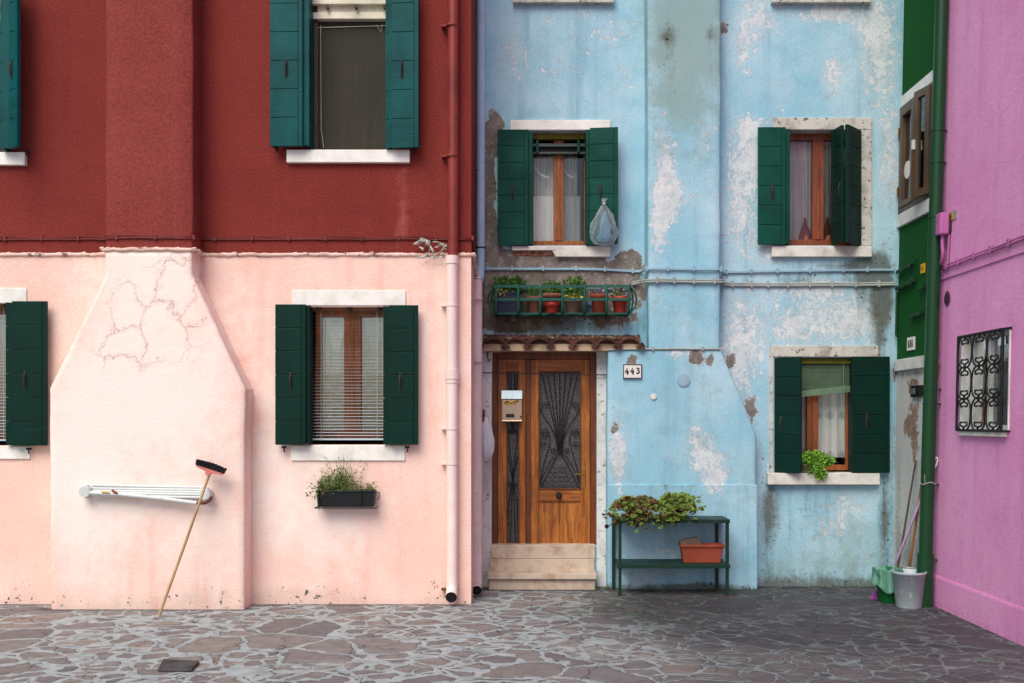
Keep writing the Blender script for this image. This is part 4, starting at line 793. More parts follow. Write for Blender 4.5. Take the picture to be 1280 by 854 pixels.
for sgn in (-1, 1):
    X = lambda d: 699.7 + sgn * d
    c_ = G2(X(19.5), 506); iron(mb, spiral(c_[0], c_[1], .012, 4.6 * s_, -1 if sgn < 0 else 4.1, 1.3 * (-sgn)), .0042, False); iron(mb, [G2(X(24.5), 509), G2(X(20), 521), G2(X(12), 532), G2(X(5), 549), G2(X(2), 566)], .0045)
    c_ = G2(X(19), 543); iron(mb, spiral(c_[0], c_[1], .01, 5 * s_, 0, 1.4 * sgn), .0042, False); iron(mb, [G2(X(24.5), 543), G2(X(21), 536.5), G2(X(15), 538), G2(X(12.5), 548), G2(X(14), 560), G2(X(20), 580), G2(X(24), 600)], .0042)
    c_ = G2(X(21), 556); iron(mb, spiral(c_[0], c_[1], .008, 4 * s_, 2, 1.3 * sgn), .004, False)
    iron(mb, [G2(X(1), 566), G2(X(8), 578), G2(X(17), 596), G2(X(24), 610)], .005); iron(mb, [G2(X(1.5), 564), G2(X(10), 574), G2(X(19), 590), G2(X(25), 606)], .004)
    c_ = G2(X(8.5), 564); iron(mb, spiral(c_[0], c_[1], .008, 3.8 * s_, 1.5, 1.3 * sgn), .004, False)
for yy, hw_ in ((585, 9), (590.5, 12), (596, 15), (601.5, 18), (607, 21)): iron(mb, [G2(699.7 + hw_ * (k / 4 - 1), yy + (1.2 if k % 2 else -.6)) for k in range(9)], .0035)
mb.tube([(W(700, yg), yg - .004, Z(560, yg)), (W(700, yg), yg - .004, Z(567, yg))], .014, 8)
for yy in (466, 610): iron(mb, [G2(674, yy), G2(726, yy)], .004, False)
mb.build('iron_grille', 'iron', leaf)
mb = MB()
for sgn in (-1, 1):
    X = lambda d: 641 + sgn * d
    iron(mb, [G2(X(6.5), 466), G2(X(3), 490), G2(X(1.2), 520), G2(X(1), 540)], .0045); iron(mb, [G2(X(2.5), 466), G2(X(1), 520)], .004)
    c_ = G2(X(3.2), 540); iron(mb, spiral(c_[0], c_[1], .006, 3 * s_, 1, 1.3 * sgn), .004, False); iron(mb, [G2(X(6), 541), G2(X(4), 560), G2(X(1), 585), G2(X(.6), 602), G2(X(4), 620), G2(X(6), 650), G2(X(6.5), 678)], .0042); iron(mb, [G2(X(6), 570), G2(X(1), 600), G2(X(2), 640), G2(X(3), 678)], .0042)
    c_ = G2(X(3.2), 606); iron(mb, spiral(c_[0], c_[1], .006, 3 * s_, 2, 1.3 * sgn), .004, False)
mb.build('iron_grille', 'iron', side)
mb = MB(); mb.pbox(728.4, 731.6, 584.5, 610, y2 - .008, .007); zz = Z(593, y2); xx = W(730, y2); mb.tube([(xx, y2 - .01, zz), (xx, y2 - .05, zz), (xx - .02, y2 - .056, zz), (xx - .1, y2 - .056, zz + .002)], .008, 8); mb.tube([(xx, y2 - .012, Z(604, y2)), (xx, y2 - .02, Z(604, y2))], .012, 10); mb.build('handle', 'brass', leaf, bevel=.002)
mb = MB(); c_ = P(698.6, 619.5, y2); mb.tube([c_, c_ + Vector((0, -.012, 0))], .036, 20); mb.tube([c_ + Vector((0, -.012, 0)), c_ + Vector((0, -.03, 0)), c_ + Vector((0, -.045, 0)), c_ + Vector((0, -.05, 0))], [.014, .016, .026, .016], 16); mb.build('knob', 'dark_metal', leaf)
# surround, steps, canopy
mb = MB(); Yj = B_ - .012
mb.pbox(601, 614.5, 434, 737, Yj, .11); mb.pbox(746, 760, 434, 737, Yj, .11); mb.pbox(614.6, 745.9, 434, 439.5, Yj, .11); mb.build('door_surround', 'jamb_white', bh, bevel=.008)
mb = MB(); Yt = B_ - .04
mb.pbox(613.5, 744, 681.5, 698.6, Yt, .3); mb.pbox(612.5, 743, 699.0, 717, Yt - .006, .3)
mb.pbox(609, 746, 717.2, 724.5, BC - .06, .4); mb.pbox(611, 744, 724.7, 738.5, BC - .02, .4); mb.build('doorstep', 'cream_stone', bh, bevel=.007)
mb = MB(); nT = 7; xa, xb = W(603.5, B_ - .26), W(801, B_ - .26); pit = (xb - xa) / nT; yF, yBk = B_ - .26, B_ + .0; zF, zBk = Z(436.5, B_ - .26), Z(436.5, B_ - .26) + .06
def arch(cx, rad, y0, y1, z0, z1, th=.02, up=True, m=0, seg=10):
    vs = []; fs = []
    for y, z in ((y0, z0), (y1, z1)):
        for rr in (rad, rad - th):
            for k in range(seg + 1):
                a = PI * k / seg; vs.append((cx + rr * math.cos(a) * 1.0, y, z + rr * math.sin(a) * .88 if up else z - rr * math.sin(a) * .7))
    q_ = seg + 1
    for k in range(seg): fs += [(k, k + 1, 2 * q_ + k + 1, 2 * q_ + k), (q_ + k, 3 * q_ + k, 3 * q_ + k + 1, q_ + k + 1), (k, q_ + k, q_ + k + 1, k + 1), (2 * q_ + k, 2 * q_ + k + 1, 3 * q_ + k + 1, 3 * q_ + k)]
    mb.add(vs, fs, m, False)
for i in range(nT):
    cx = xa + (i + .5) * pit + random.uniform(-.006, .006); jz = random.uniform(-.006, .006); arch(cx, pit * .56, yF + random.uniform(-.015, .015), yBk, zF + jz, zBk, .02)
    if i < nT: arch(cx + pit * .5, pit * .2, yF - .005, yBk, zF + .03, zBk + .03, .016, False)
mb.box(xa, xb, yF + .055, B_ + .0, zF - .014, zF + .06, 1)
mb.add([(xa, yF + .06, zF + .115), (xb, yF + .06, zF + .105), (xb + .02, B_, zBk + .11), (xa, B_, zBk + .12)], [(0, 1, 2, 3)], 2); mb.add([(xa, yF + .06, zF + .06), (xb, yF + .06, zF + .06), (xb, yF + .06, zF + .105), (xa, yF + .06, zF + .115)], [(0, 1, 2, 3)], 2)
for i in range(260):
    x = random.uniform(xa, xb); t_ = random.random() ** 2; c_ = Vector((x, lerp(yF + .05, B_ - .01, t_), lerp(zF + .118, zBk + .115, t_))); q = random.uniform(.006, .02); mb.lathe([(q, -.006), (q * .9, q * .4), (q * .3, q * .7)], c_, 6, random.choice((2, 2, 3)), 1, .5)
mb.build('tile_canopy', ['tile', 'mortar_fill', 'tile_mortar', 'mossy_pot'], bh)
mb = MB(); mb.tube([P(598, 466, B_ - .05), P(680, 467.2, B_ - .05), P(760, 468.8, B_ - .05)], .006, 6); mb.tube([P(760, 463, B_ - .05), P(760.5, 476, B_ - .05)], .012, 6); mb.tube([P(760, 469, B_ - .05), P(760, 469, B_)], .008, 6)
mb.tube([P(608, 437.5, B_ - .03), P(700, 436.5, B_ - .03), P(800, 436.5, B_ - .03)], .006, 6); q = spiral(W(612, B_), Z(437, B_), .03, .03, 0, 1); mb.tube([(a, B_ - .04, b) for a, b in q], .006, 6); mb.tube([P(609.5, 440, B_ - .04), P(609, 446, B_ - .04), P(611.5, 452, B_ - .04), P(614, 449, B_ - .04)], .006, 6)
mb.build('curtain_rod', 'dark_metal', bh)

# blue house pipe, cables, covers
xp = -.47; yu, yl = B_ - .07, .26
mb = MB(); zj = Z(345, .4)
mb.tube([(W(601.5, yu), yu, 8.4), (W(601, yu), yu, Z(300, yu)), (W(600.5, yu), yu - .01, Z(340, yu)), (W(600, yu), yu - .1, Z(352, yu))], .047, 16, 0)
mb.tube([(W(596.5, .62), .62, Z(350, .62)), (W(596.5, .6), .6, Z(400, .6)), (W(596, .5), .5, Z(730, .5)), (W(596, .5), .47, Z(738, .47)), (W(596, .42), .38, .085), (W(596, .36), .34, .075)], .054, 16, 1, cap=False)
mb.tube([(W(596.5, .62), .62, Z(349, .62)), (W(596.5, .62), .62, Z(346, .62))], [.054, .03], 16, 1); mb.tube([(W(596, .36), .345, .075), (W(596, .36), .42, .085)], .046, 16, 2)  # last tube is black: painted shade inside the pipe mouth
pipe = mb.build('drainpipe', ['blue_pipe', 'old_pink_pipe', 'pipe_mouth_shade'], bh)
for yy, Yp, m_ in ((148, yu, 'blue_pipe'), (212, yu, 'blue_pipe'), (310, yu, 'dark_metal')):
    mb = MB(); c_ = P(601, yy, Yp); mb.tube([c_ + Vector((0, 0, -.008)), c_ + Vector((0, 0, .008))], .051, 16); mb.box(c_.x - .015, c_.x + .015, Yp + .03, B_, c_.z - .006, c_.z + .006); mb.build('pipe_clip', m_, pipe)
for yy in (374, 452, 655):
    mb = MB(); c_ = P(596.3, yy, .56); mb.tube([c_ + Vector((0, 0, -.008)), c_ + Vector((0, 0, .008))], .058, 16); mb.build('pipe_clip', 'old_pink_pipe', pipe)
def cable(name, mat, path, r, clips=None, parent=None, n=6, twin=0):
    mb = MB(); q = smooth_path(path, n); q = [a + Vector((0, 0, .004 * noise.noise(a * 5))) for a in q]; mb.tube(q, r, 7)
    if twin: mb.tube([a + Vector((0, .0, twin + .004 * noise.noise(a * 4 + Vector((9, 9, 9))))) for a in q], r * .8, 6)
    if clips:
        dd = 0
        for a, b in zip(q, q[1:]):
            dd += (b - a).length
            if dd > clips: dd = 0; mb.box(a.x - .012, a.x + .012, a.y - r - .006, a.y + r + .01, a.z - r - .008, a.z + r + .014 + twin)
    return mb.build(name, mat, parent or bh, bevel=.003)
yo = B_ - .02; yc = BC - .02
cable('cable', 'blue_cable', [P(600, 318, yo - .08), P(601, 330, yo - .06), P(606, 336, yo), P(640, 337, yo), P(720, 337, yo), P(770, 338.5, yo), P(798, 340, yo), P(806, 337.5, yo - .1), P(811, 337, yc), P(850, 337, yc), P(898, 337.5, yc), P(902, 338.5, yo - .05), P(908, 341, yo), P(960, 340, yo), P(1040, 339, yo), P(1118, 338, yo)], .011, .25, twin=.012)
cable('cable', 'old_cable', [P(790, 356, yo), P(800, 354, yo - .05), P(811, 352.5, yc), P(850, 352.5, yc), P(899, 353, yc), P(903, 354, yo - .05), P(910, 357, yo), P(960, 357, yo), P(1040, 357, yo), P(1119, 356, yo)], .014, .19, twin=.022)
cable('cable', 'old_cable', [P(760, 437, BC - .025), P(800, 436.5, yc), P(850, 436.5, yc), P(901, 436.5, yc)], .01, .5)
cable('cable', 'blue_cable', [Vector((W(811, BC) - .02, B_ - .012, 8)), Vector((W(811, BC) - .02, B_ - .012, 6)), Vector((W(811, BC) - .015, B_ - .012, 5)), Vector((W(811, BC) - .02, B_ - .012, Z(360, B_)))], .007)
for (px, py, r) in ((854.5, 475.5, 8), (817, 496, 3.8)):
    mb = MB(); c_ = P(px, py, BC - .008); rr = r * .0087; mb.tube([c_, c_ + Vector((0, -.012, 0))], rr, 24); mb.tube([c_ + Vector((0, -.012, 0)), c_ + Vector((0, -.016, 0))], rr * .82, 24); mb.build('vent_cover', 'blue_cable' if r > 5 else 'white_paint', bh, bevel=.002)

# number plate, mailbox, bags
pl = MB(); Yp = BC - .03; pl.pbox(778.5, 802.5, 455, 473.5, Yp, .02); o = pl.build('number_plate', 'plate_white', None, bevel=.003); tag(o, 'white house number plate 443 with a dark border right of the door', 'sign'); plate = o
mb = MB(); x0, x1, z0, z1 = W(778.7, Yp), W(802.3, Yp), Z(473.3, Yp), Z(455.2, Yp); y0 = Yp - .004
mb.box(x0, x1, y0, Yp - .0005, z1 - .009, z1); mb.box(x0, x1, y0, Yp - .0005, z0, z0 + .009); mb.box(x0, x0 + .009, y0, Yp - .0005, z0 + .009, z1 - .009); mb.box(x1 - .009, x1, y0, Yp - .0005, z0 + .009, z1 - .009); mb.build('border', 'iron', plate)
mb = MB()
def stroke(pts, w_):
    for a, b in zip(pts, pts[1:]):
        a = Vector((a[0], 0, a[1])); b = Vector((b[0], 0, b[1])); d = (b - a).normalized(); nn = Vector((-d.z, 0, d.x)) * w_ / 2; a2 = a - d * w_ * .3; b2 = b + d * w_ * .3
        mb.add([Vector((v.x, Yp - .003, v.z)) for v in (a2 - nn, b2 - nn, b2 + nn, a2 + nn)], [(0, 1, 2, 3)])
def digit(ch, cx, cz, hh):
    w_ = hh * .6
    if ch == '4': stroke([(cx + w_ * .1, cz + hh * .5), (cx - w_ * .5, cz - hh * .12), (cx + w_ * .5, cz - hh * .12)], hh * .15); stroke([(cx + w_ * .22, cz + hh * .12), (cx + w_ * .16, cz - hh * .5)], hh * .26)
    else: stroke([(cx - w_ * .4, cz + hh * .45), (cx + w_ * .42, cz + hh * .45), (cx - w_ * .02, cz + hh * .1)], hh * .15); stroke([(cx, cz + hh * .1), (cx + w_ * .36, cz - hh * .02), (cx + w_ * .42, cz - hh * .26), (cx + w_ * .1, cz - hh * .46), (cx - w_ * .35, cz - hh * .38)], hh * .21)
for i, ch in enumerate('443'): digit(ch, W(783.6 + i * 6.8, Yp), Z(464.4 - .4 * i, Yp), .062)
mb.build('digits', 'iron', plate, recalc=False)
mx = empty('mailbox', P(639.5, 527, y2 - .06), 'metal mailbox with grey lid fixed on the side panel of the wooden door', 'mailbox')
ym = y2 - .11
mb = MB(); mb.pbox(627, 652.5, 499.5, 526.5, ym, .1, 0); mb.pbox(626.5, 653, 525.5, 527.2, ym - .006, .1, 0); mb.build('body', 'copper_mail', mx, bevel=.006)
mb = MB(); x0, x1 = W(626.5, ym), W(653, ym); mb.add([(x0, ym - .012, Z(499, ym)), (x1, ym - .012, Z(499, ym)), (x1, ym + .02, Z(488, ym)), (x0, ym + .02, Z(488, ym)), (x0, ym + .1, Z(499, ym)), (x1, ym + .1, Z(499, ym)), (x1, ym + .1, Z(487, ym)), (x0, ym + .1, Z(487, ym))], [(0, 1, 2, 3), (4, 7, 6, 5), (0, 4, 5, 1), (3, 2, 6, 7), (0, 3, 7, 4), (1, 5, 6, 2)]); mb.build('lid', 'zinc_mail', mx, bevel=.003)
mb = MB(); mb.tube(smooth_path([P(631, 503.5, ym - .005), P(636, 502, ym - .02), P(643, 502, ym - .02), P(648, 500.8, ym - .005)], 4), .009, 6); mb.pbox(631, 645, 503, 506, ym - .004, .005); mb.build('slot_flap', 'brass', mx)
mb = MB(); mb.pbox(632.5, 643, 517.5, 522, ym - .004, .004); mb.build('name_plate', 'dark_metal', mx); mb = MB(); c_ = P(651, 521, ym); mb.tube([c_, c_ + Vector((0, -.012, 0))], .01, 10); mb.build('lock', 'iron', mx)
def bag(name, mat, prof, c_, squash, wob, label, m2=None):
    t = empty(name, c_, label, 'bag'); mb = MB(); mb.lathe(prof, c_, 40, 0, squash, wob); o = mb.build('film', mat, t, recalc=False); return t
cb = P(755, 307, B_ - .2); k = (D0 + B_) / F
t = bag('plastic_bag', 'film', [(.02, 0), (9 * k, 2 * k), (14.5 * k, 8 * k), (16 * k, 16 * k), (13.5 * k, 27 * k), (9 * k, 38 * k), (4 * k, 47 * k), (1.5 * k, 51 * k), (2.5 * k, 55 * k), (4 * k, 58 * k)], cb, .42, .65, 'clear plastic bag of pegs hanging on the right shutter above the flower rack')
mb = MB(); mb.lathe([(.02, 0), (.06, .01), (.08, .05), (.05, .1), (.06, .16), (.03, .24), (.015, .33)], cb + Vector((.01, 0, .04)), 26, 0, .4, .9)
mb.build('contents', 'film_blue', t); mb = MB(); mb.tube([cb + Vector((0, 0, 50 * k)), cb + Vector((0, .05, 57 * k)), cb + Vector((0, .1, 62 * k))], .005, 6); mb.tube([cb + Vector((-.015, 0, 51 * k)), cb + Vector((.015, 0, 51 * k))], .012, 8); mb.build('tie', 'lilac_plastic', t)
cw = P(608, 574, B_ - .3)
mb = MB(); mb.lathe([(.01, 0), (.05, .015), (.075, .09), (.085, .2), (.075, .3), (.045, .38), (.02, .42), (.03, .45)], cw, 30, 0, .8, .3); tb = empty('carrier_bag', cw, 'white carrier bag hung against the door jamb behind the drainpipe', 'bag'); mb.build('film', 'bag_white', tb, recalc=False)
mb = MB(); mb.pbox(601.5, 606, 512, 528, B_ - .12, .05); mb.build('contents', 'cardboard', tb, bevel=.004)

# ------------------------------------------------------------------ flower rack with its pots
Yr, Yk = B_ - .3, B_ - .02
fr = empty('flower_rack', P(703, 391, B_ - .15), 'green iron flower rack fixed on the wall above the tiled door canopy', 'flower rack')
zt, zm, zbt = Z(358, Yr), Z(374.5, Yr), Z(392, Yr + .06); xa, xb = W(619, Yr), W(787, Yr)
mb = MB()
for z, y in ((zt, Yr), (zm, Yr - .012)): mb.box(xa - .02, xb + .02, y - .004, y + .004, z - .014, z + .014)
mb.box(xa, xb, Yr + .055, Yr + .065, zbt - .008, zbt + .008); mb.box(xa - .02, xb + .02, Yk, Yk + .008, zt - .012, zt + .012); mb.box(xa, xb, Yk, Yk + .008, zbt - .008, zbt + .008)
mb.build('rail', 'rack_green', fr)
mb = MB()
for k in range(7):
    x = lerp(xa + .01, xb - .01, k / 6); q = [(x, Yr - .006, zt + .02), (x, Yr - .02, lerp(zt, zbt, .45)), (x, Yr + .0, lerp(zt, zbt, .8)), (x, Yr + .06, zbt - .012), (x, Yk, zbt - .012)]; q = smooth_path(q, 3)
    mb = MB(); mb.ribbon(q, .026, (1, 0, 0)); mb.build('bar', 'rack_green', fr, solid=.006, recalc=False)
for sgn, xe in ((-1, xa), (1, xb)):
    mb = MB()
    for off in (0, .035): mb.tube(smooth_path([(xe, Yr + .01, zt), (xe + sgn * (.07 - off), Yr + .05, lerp(zt, zbt, .3)), (xe + sgn * (.075 - off), Yr + .08, lerp(zt, zbt, .65)), (xe + sgn * .01, Yr + .08, zbt)], 5), .009, 6)
    for z in (zt, zm): mb.tube([(xe, Yr, z), (xe + sgn * .02, Yr + .1, z), (xe, Yk, z)], .007, 6)
    mb.build('end_hoop', 'rack_green', fr)
mb = MB()
for k in range(5): y = lerp(Yr + .075, Yk - .02, k / 4); mb.box(xa, xb, y - .006, y + .006, zbt - .006, zbt + .002)
mb.build('shelf_wire', 'rack_green', fr)
for px in (642, 704, 762):
    mb = MB(); x = W(px, Yr); mb.box(x - .012, x + .012, Yr + .07, B_, zbt - .03, zbt - .0135); mb.prism([(x - .035, zbt - .014), (x + .035, zbt - .014), (x + .02, zbt - .08), (x - .02, zbt - .08)], Yr + .1, Yr + .16); mb.build('bracket', 'dark_metal', fr)
zf = zbt + .004; GP = 'pots standing in the green iron flower rack'
def pot(px, r, hgt, Yp, mat, label, foliage=None, leafm=None, name='flower_pot', rim=.012):
    r *= 1.12; hgt *= 1.12; x = W(px, Yp); t = empty(name, (x, Yp, zf), label, 'flower pot', GP)
    mb = MB(); prof = [(r * .72, 0), (r * .76, .004), (r * .95, hgt - .045), (r + rim, hgt - .042), (r + rim, hgt), (r * .9, hgt), (r * .86, hgt - .03)]; mb.lathe(prof, (x, Yp, zf), 22, 0); mb.build('pot', mat, t)
    mb = MB(); mb.tube([(x, Yp, zf + hgt - .05), (x, Yp, zf + hgt - .02)], r * .88, 18); mb.build('soil', 'soil', t)
    if foliage:
        mb = MB(); foliage(mb, Vector((x, Yp, zf + hgt - .02))); mb.build('plant', leafm, t, recalc=False)
    return t
def bush(n, rx, rz, size, up=.5, mi=(0,), asp=.6, zo=.6):
    def f(mb, c_):
        for i in range(n):
            d = Vector((random.gauss(0, 1), random.gauss(0, .8), random.gauss(0, 1))); d = d.normalized() * random.uniform(.3, 1) ** .6
            a = c_ + Vector((d.x * rx, d.y * rx * .8, rz * zo + d.z * rz)); mb.leaf(a, size, random.choice(mi), up, asp)
        for i in range(8): mb.tube([c_, c_ + Vector((random.gauss(0, rx * .5), random.gauss(0, rx * .3), rz * random.uniform(.6, 1.4)))], .003, 4, 0, cap=False)
    return f
# dark trough at the left
Yp = Yr + .14; x0, x1 = W(618, Yp), W(648, Yp); t = empty('flower_trough', ((x0 + x1) / 2, Yp, zf), 'dark navy plastic trough with green plants at the left end of the flower rack', 'planter', GP)
mb = MB(); hh = Z(366, Yp) - zf; y0, y1 = Yp - .07, Yp + .07
mb.add([(x0 + .015, y0 + .012, zf), (x1 - .015, y0 + .012, zf), (x1 - .015, y1 - .012, zf), (x0 + .015, y1 - .012, zf), (x0, y0, zf + hh), (x1, y0, zf + hh), (x1, y1, zf + hh), (x0, y1, zf + hh)], [(0, 3, 2, 1), (0, 1, 5, 4), (1, 2, 6, 5), (2, 3, 7, 6), (3, 0, 4, 7)])
for f in (.25, .5, .75): mb.box(x0 - .002, x1 + .002, y0 - .004 + .012 * (1 - f), y0 + .004, zf + hh * f - .006, zf + hh * f + .006)
mb.box(x0 - .006, x1 + .006, y0 - .006, y0 + .006, zf + hh - .02, zf + hh); mb.build('box', 'navy_plastic', t); mb = MB(); mb.box(x0 + .004, x1 - .004, y0 + .004, y1 - .004, zf + hh - .04, zf + hh - .008); mb.build('soil', 'soil', t)
mb = MB()
for fx in (.2, .5, .85, 1.05): bush(120, .085, .085, .045, .6, (0,), .6, .9)(mb, Vector((lerp(x0, x1, fx), Yp, zf + hh)))
for i in range(14): mb.leaf(Vector((lerp(x0, x1, random.uniform(.1, .5)), y0 - .01, zf + hh + random.uniform(-.06, .04))), .03, 1, .1, .9)
mb.build('plant', ['leaf_green', 'petal_yellow'], t, recalc=False)
pot(668, .075, .17, Yr + .2, 'old_clay', 'weathered clay pot of green leaves behind the second bar of the rack', bush(110, .08, .09, .042, .6), ['leaf_green'])
pot(690, .085, .2, Yr + .2, 'old_clay', 'crusted terracotta pot half hidden behind the small red bowl in the rack', bush(170, .11, .11, .045, .7), ['leaf_green'])
pot(689.5, .07, .105, Yr + .085, 'clay_red', 'low bright red empty bowl pot leaning at the front of the rack')
pot(716, .08, .15, Yr + .16, 'mossy_pot', 'grey mossy pot with yellow flowers and the tallest green leaves in the rack', lambda mb, c_: (bush(300, .15, .16, .048, .7)(mb, c_ + Vector((.02, 0, .02))), [mb.leaf(c_ + Vector((random.gauss(0, .06), -.07 + random.gauss(0, .02), random.uniform(-.01, .05))), .035, 1, .3, .9) for _ in range(40)]), ['leaf_green', 'petal_yellow'])
pot(739, .04, .12, Yr + .22, 'blue_grey_plastic', 'small grey-blue plastic pot squeezed behind the others in the rack')
pot(749, .08, .19, Yr + .15, 'terracotta', 'orange terracotta pot with sparse dry stems and pale crumbs in the rack', lambda mb, c_: (bush(40, .07, .05, .03, .7, (0, 1))(mb, c_), [mb.leaf(c_ + Vector((random.gauss(0, .08), random.gauss(0, .04), random.uniform(.0, .09))), .035, 1, .5, .8) for _ in range(50)]), ['leaf_dry', 'petal_mauve'])
pot(775, .078, .165, Yr + .13, 'clay_red', 'red pot with mauve sprigs at the right end of the rack', lambda mb, c_: (bush(60, .09, .07, .035, .7, (0, 1, 2))(mb, c_), [mb.tube([c_, c_ + Vector((random.gauss(0, .05), 0, random.uniform(.08, .17)))], .004, 4, 2) for _ in range(7)]), ['leaf_green', 'petal_mauve', 'leaf_dry'])

# ------------------------------------------------------------------ green plant stand and what stands on it
st = empty('plant_stand', (W(842, .6), .62, 0), 'green metal two-tier plant stand on the paving under the house number', 'table')
yf, yb = .42, .82; za, zl = .80, .335; x0, x1 = W(771, yf), W(912, yf)
mb = MB(); mb.box(x0, x1, yf, yb, za - .012, za); mb.box(x0 - .004, x1 + .004, yf - .005, yf - .0005, za - .034, za + .003); mb.box(x0 - .004, x1 + .004, yb + .0005, yb + .005, za - .034, za + .003); mb.box(x0 - .005, x0 - .0005, yf, yb, za - .034, za + .003); mb.box(x1 + .0005, x1 + .005, yf, yb, za - .034, za + .003); mb.build('top_shelf', 'table_green', st, bevel=.003)
mb = MB(); mb.box(x0 + .01, x1 - .01, yf + .01, yb - .01, zl - .01, zl); mb.box(x0 + .004, x1 + .006, yf - .005, yf + .008, zl - .04, zl + .003); mb.box(x0 + .004, x1 + .006, yb - .006, yb + .004, zl - .04, zl + .003); mb.build('lower_shelf', 'table_green', st, bevel=.003)
for x, y in ((x0 + .035, yf + .012), (x1 - .02, yf + .012), (x0 + .0, yb - .02), (x1 - .06, yb - .02)):
    mb = MB(); mb.box(x - .016, x + .016, y - .002, y + .002, .0, za - .013); mb.box(x - .016, x - .012, y + .002, y + .03, .0, za - .013); mb.box(x - .022, x + .022, y - .01, y + .034, 0, .008, 1); mb.build('leg', ['table_green', 'rusty'], st)
mb = MB(); mb.tube([(x0 - .005, yf + .1, za - .04), (x0 - .06, yf + .06, za - .06), (x0 - .1, yf + .06, za - .075)], .005, 6); mb.tube([(x0 - .1, yf + .045, za - .075), (x0 - .1, yf + .075, za - .075)], .022, 12); mb.build('hook', 'iron', st)
def rosette(mb, c_, r, m):
    tilt = Vector((random.gauss(0, .5), random.gauss(-.5, .5), 1)).normalized(); u = tilt.orthogonal().normalized(); v_ = tilt.cross(u); off = random.uniform(0, 6)
    for ring, (kk, rad, el) in enumerate(((8, 1, .25), (6, .7, .75), (3, .4, 1.3))):
        for i in range(kk):
            a = off + 2 * PI * (i + ring * .5) / kk; d = (u * math.cos(a) + v_ * math.sin(a)); e_ = (d * math.cos(el) + tilt * math.sin(el)); sd = tilt.cross(d).normalized(); q = r * rad
            mb.add([c_ + d * q * .05, c_ + e_ * q * .6 + sd * q * .34, c_ + e_ * q * 1.05, c_ + e_ * q * .6 - sd * q * .34], [(0, 1, 2, 3)], m)
def succ(name, label, cx, cy, rx, rz, n, mis, potmat, potr, poth, extra):
    t = empty(name, (cx, cy, za), label, 'potted plant'); mb = MB(); mb.lathe([(potr * .75, .004), (potr * .8, .01), (potr, poth - .03), (potr + .01, poth - .028), (potr + .01, poth), (potr * .9, poth), (potr * .86, poth - .03)], (cx, cy, za), 22); mb.build('pot', potmat, t)
    mb = MB(); mb.tube([(cx, cy, za + poth - .04), (cx, cy, za + poth - .015)], potr * .88, 18); mb.build('soil', 'soil', t)
    mb = MB()
    for i in range(n):
        a = random.uniform(0, 2 * PI); q = random.uniform(.2, 1) ** .5; x = cx + rx * q * math.cos(a); y = cy - .02 + .15 * q * math.sin(a); hz = rz * math.sqrt(max(.03, 1 - q * q * .9)) * random.uniform(.75, 1.1)
        rosette(mb, Vector((x, y, za + .03 + hz)), random.uniform(.022, .036), random.choice(mis))
        if i % 3 == 0: mb.tube([(cx + (x - cx) * .3, cy, za + poth - .03), (x, y, za + .02 + hz)], .004, 4, 2, cap=False)
    for (ex, ez, k, sp) in extra:
        for i in range(k): rosette(mb, Vector((cx + ex + random.gauss(0, sp), yf - .03 + random.uniform(-.03, .06), za + ez + random.gauss(0, sp * .6))), random.uniform(.02, .033), random.choice(mis))
    mb.build('succulent', ['leaf_succulent', 'leaf_rust', 'rusty'], t, recalc=False)
succ('potted_succulent', 'rusty-tinged trailing succulent on the left end of the green stand', W(796, .6), .6, .28, .2, 430, (0, 0, 1, 1), 'terracotta', .13, .14, [(-.25, .02, 14, .05), (-.33, .06, 5, .03), (.05, .0, 60, .1), (-.1, .03, 40, .08), (.25, .02, 40, .07)])
succ('potted_succulent', 'greener mounded succulent in a dark pot right of the rusty one on the stand', W(845, .6), .6, .2, .24, 380, (0, 0, 0, 0, 0, 1), 'navy_plastic', .12, .19, [(-.1, .02, 50, .08), (.06, .06, 40, .07), (.1, .12, 16, .05), (.17, .2, 9, .03), (.24, .13, 6, .025)])
tp = empty('terracotta_trough', (W(879, .55), .55, zl), 'rectangular terracotta trough on the lower shelf of the green stand', 'planter')
xa, xb = W(851, .5), W(905, .5); hh = .195; y0, y1 = .48, .66
mb = MB(); vs = []
for (z, e_, yy) in ((0, .035, .03), (hh - .03, .008, .006), (hh - .028, -.004, -.006), (hh, -.006, -.008), (hh, .012, .012), (.03, .05, .045)): vs += [(xa + e_, y0 + yy, zl + .003 + z), (xb - e_, y0 + yy, zl + .003 + z), (xb - e_, y1 - yy, zl + .003 + z), (xa + e_, y1 - yy, zl + .003 + z)]
mb.add(vs, [(0, 3, 2, 1)] + [(4 * k + i, 4 * k + (i + 1) % 4, 4 * k + 4 + (i + 1) % 4, 4 * k + 4 + i) for k in range(5) for i in range(4)] + [(20, 21, 22, 23)]); mb.build('box', 'terracotta', tp, bevel=.006)
mb = MB(); mb.box(xa + .03, xb - .03, y0 + .03, y1 - .03, zl + .04, zl + hh - .05); mb.build('soil', 'soil', tp)
mb = MB(); c_ = Vector((W(862, .55), .57, zl + hh + .012)); mb.T = oriented(c_, Vector((.96, .1, .2)).normalized(), Vector((-.2, 0, .96)).normalized()); mb.box(-.1, .11, -.05, .05, -.05, .045)
tag(mb.build('broken_brick', 'brick', None, bevel=.012), 'broken grey-brown brick lying tilted in the terracotta trough', 'brick')
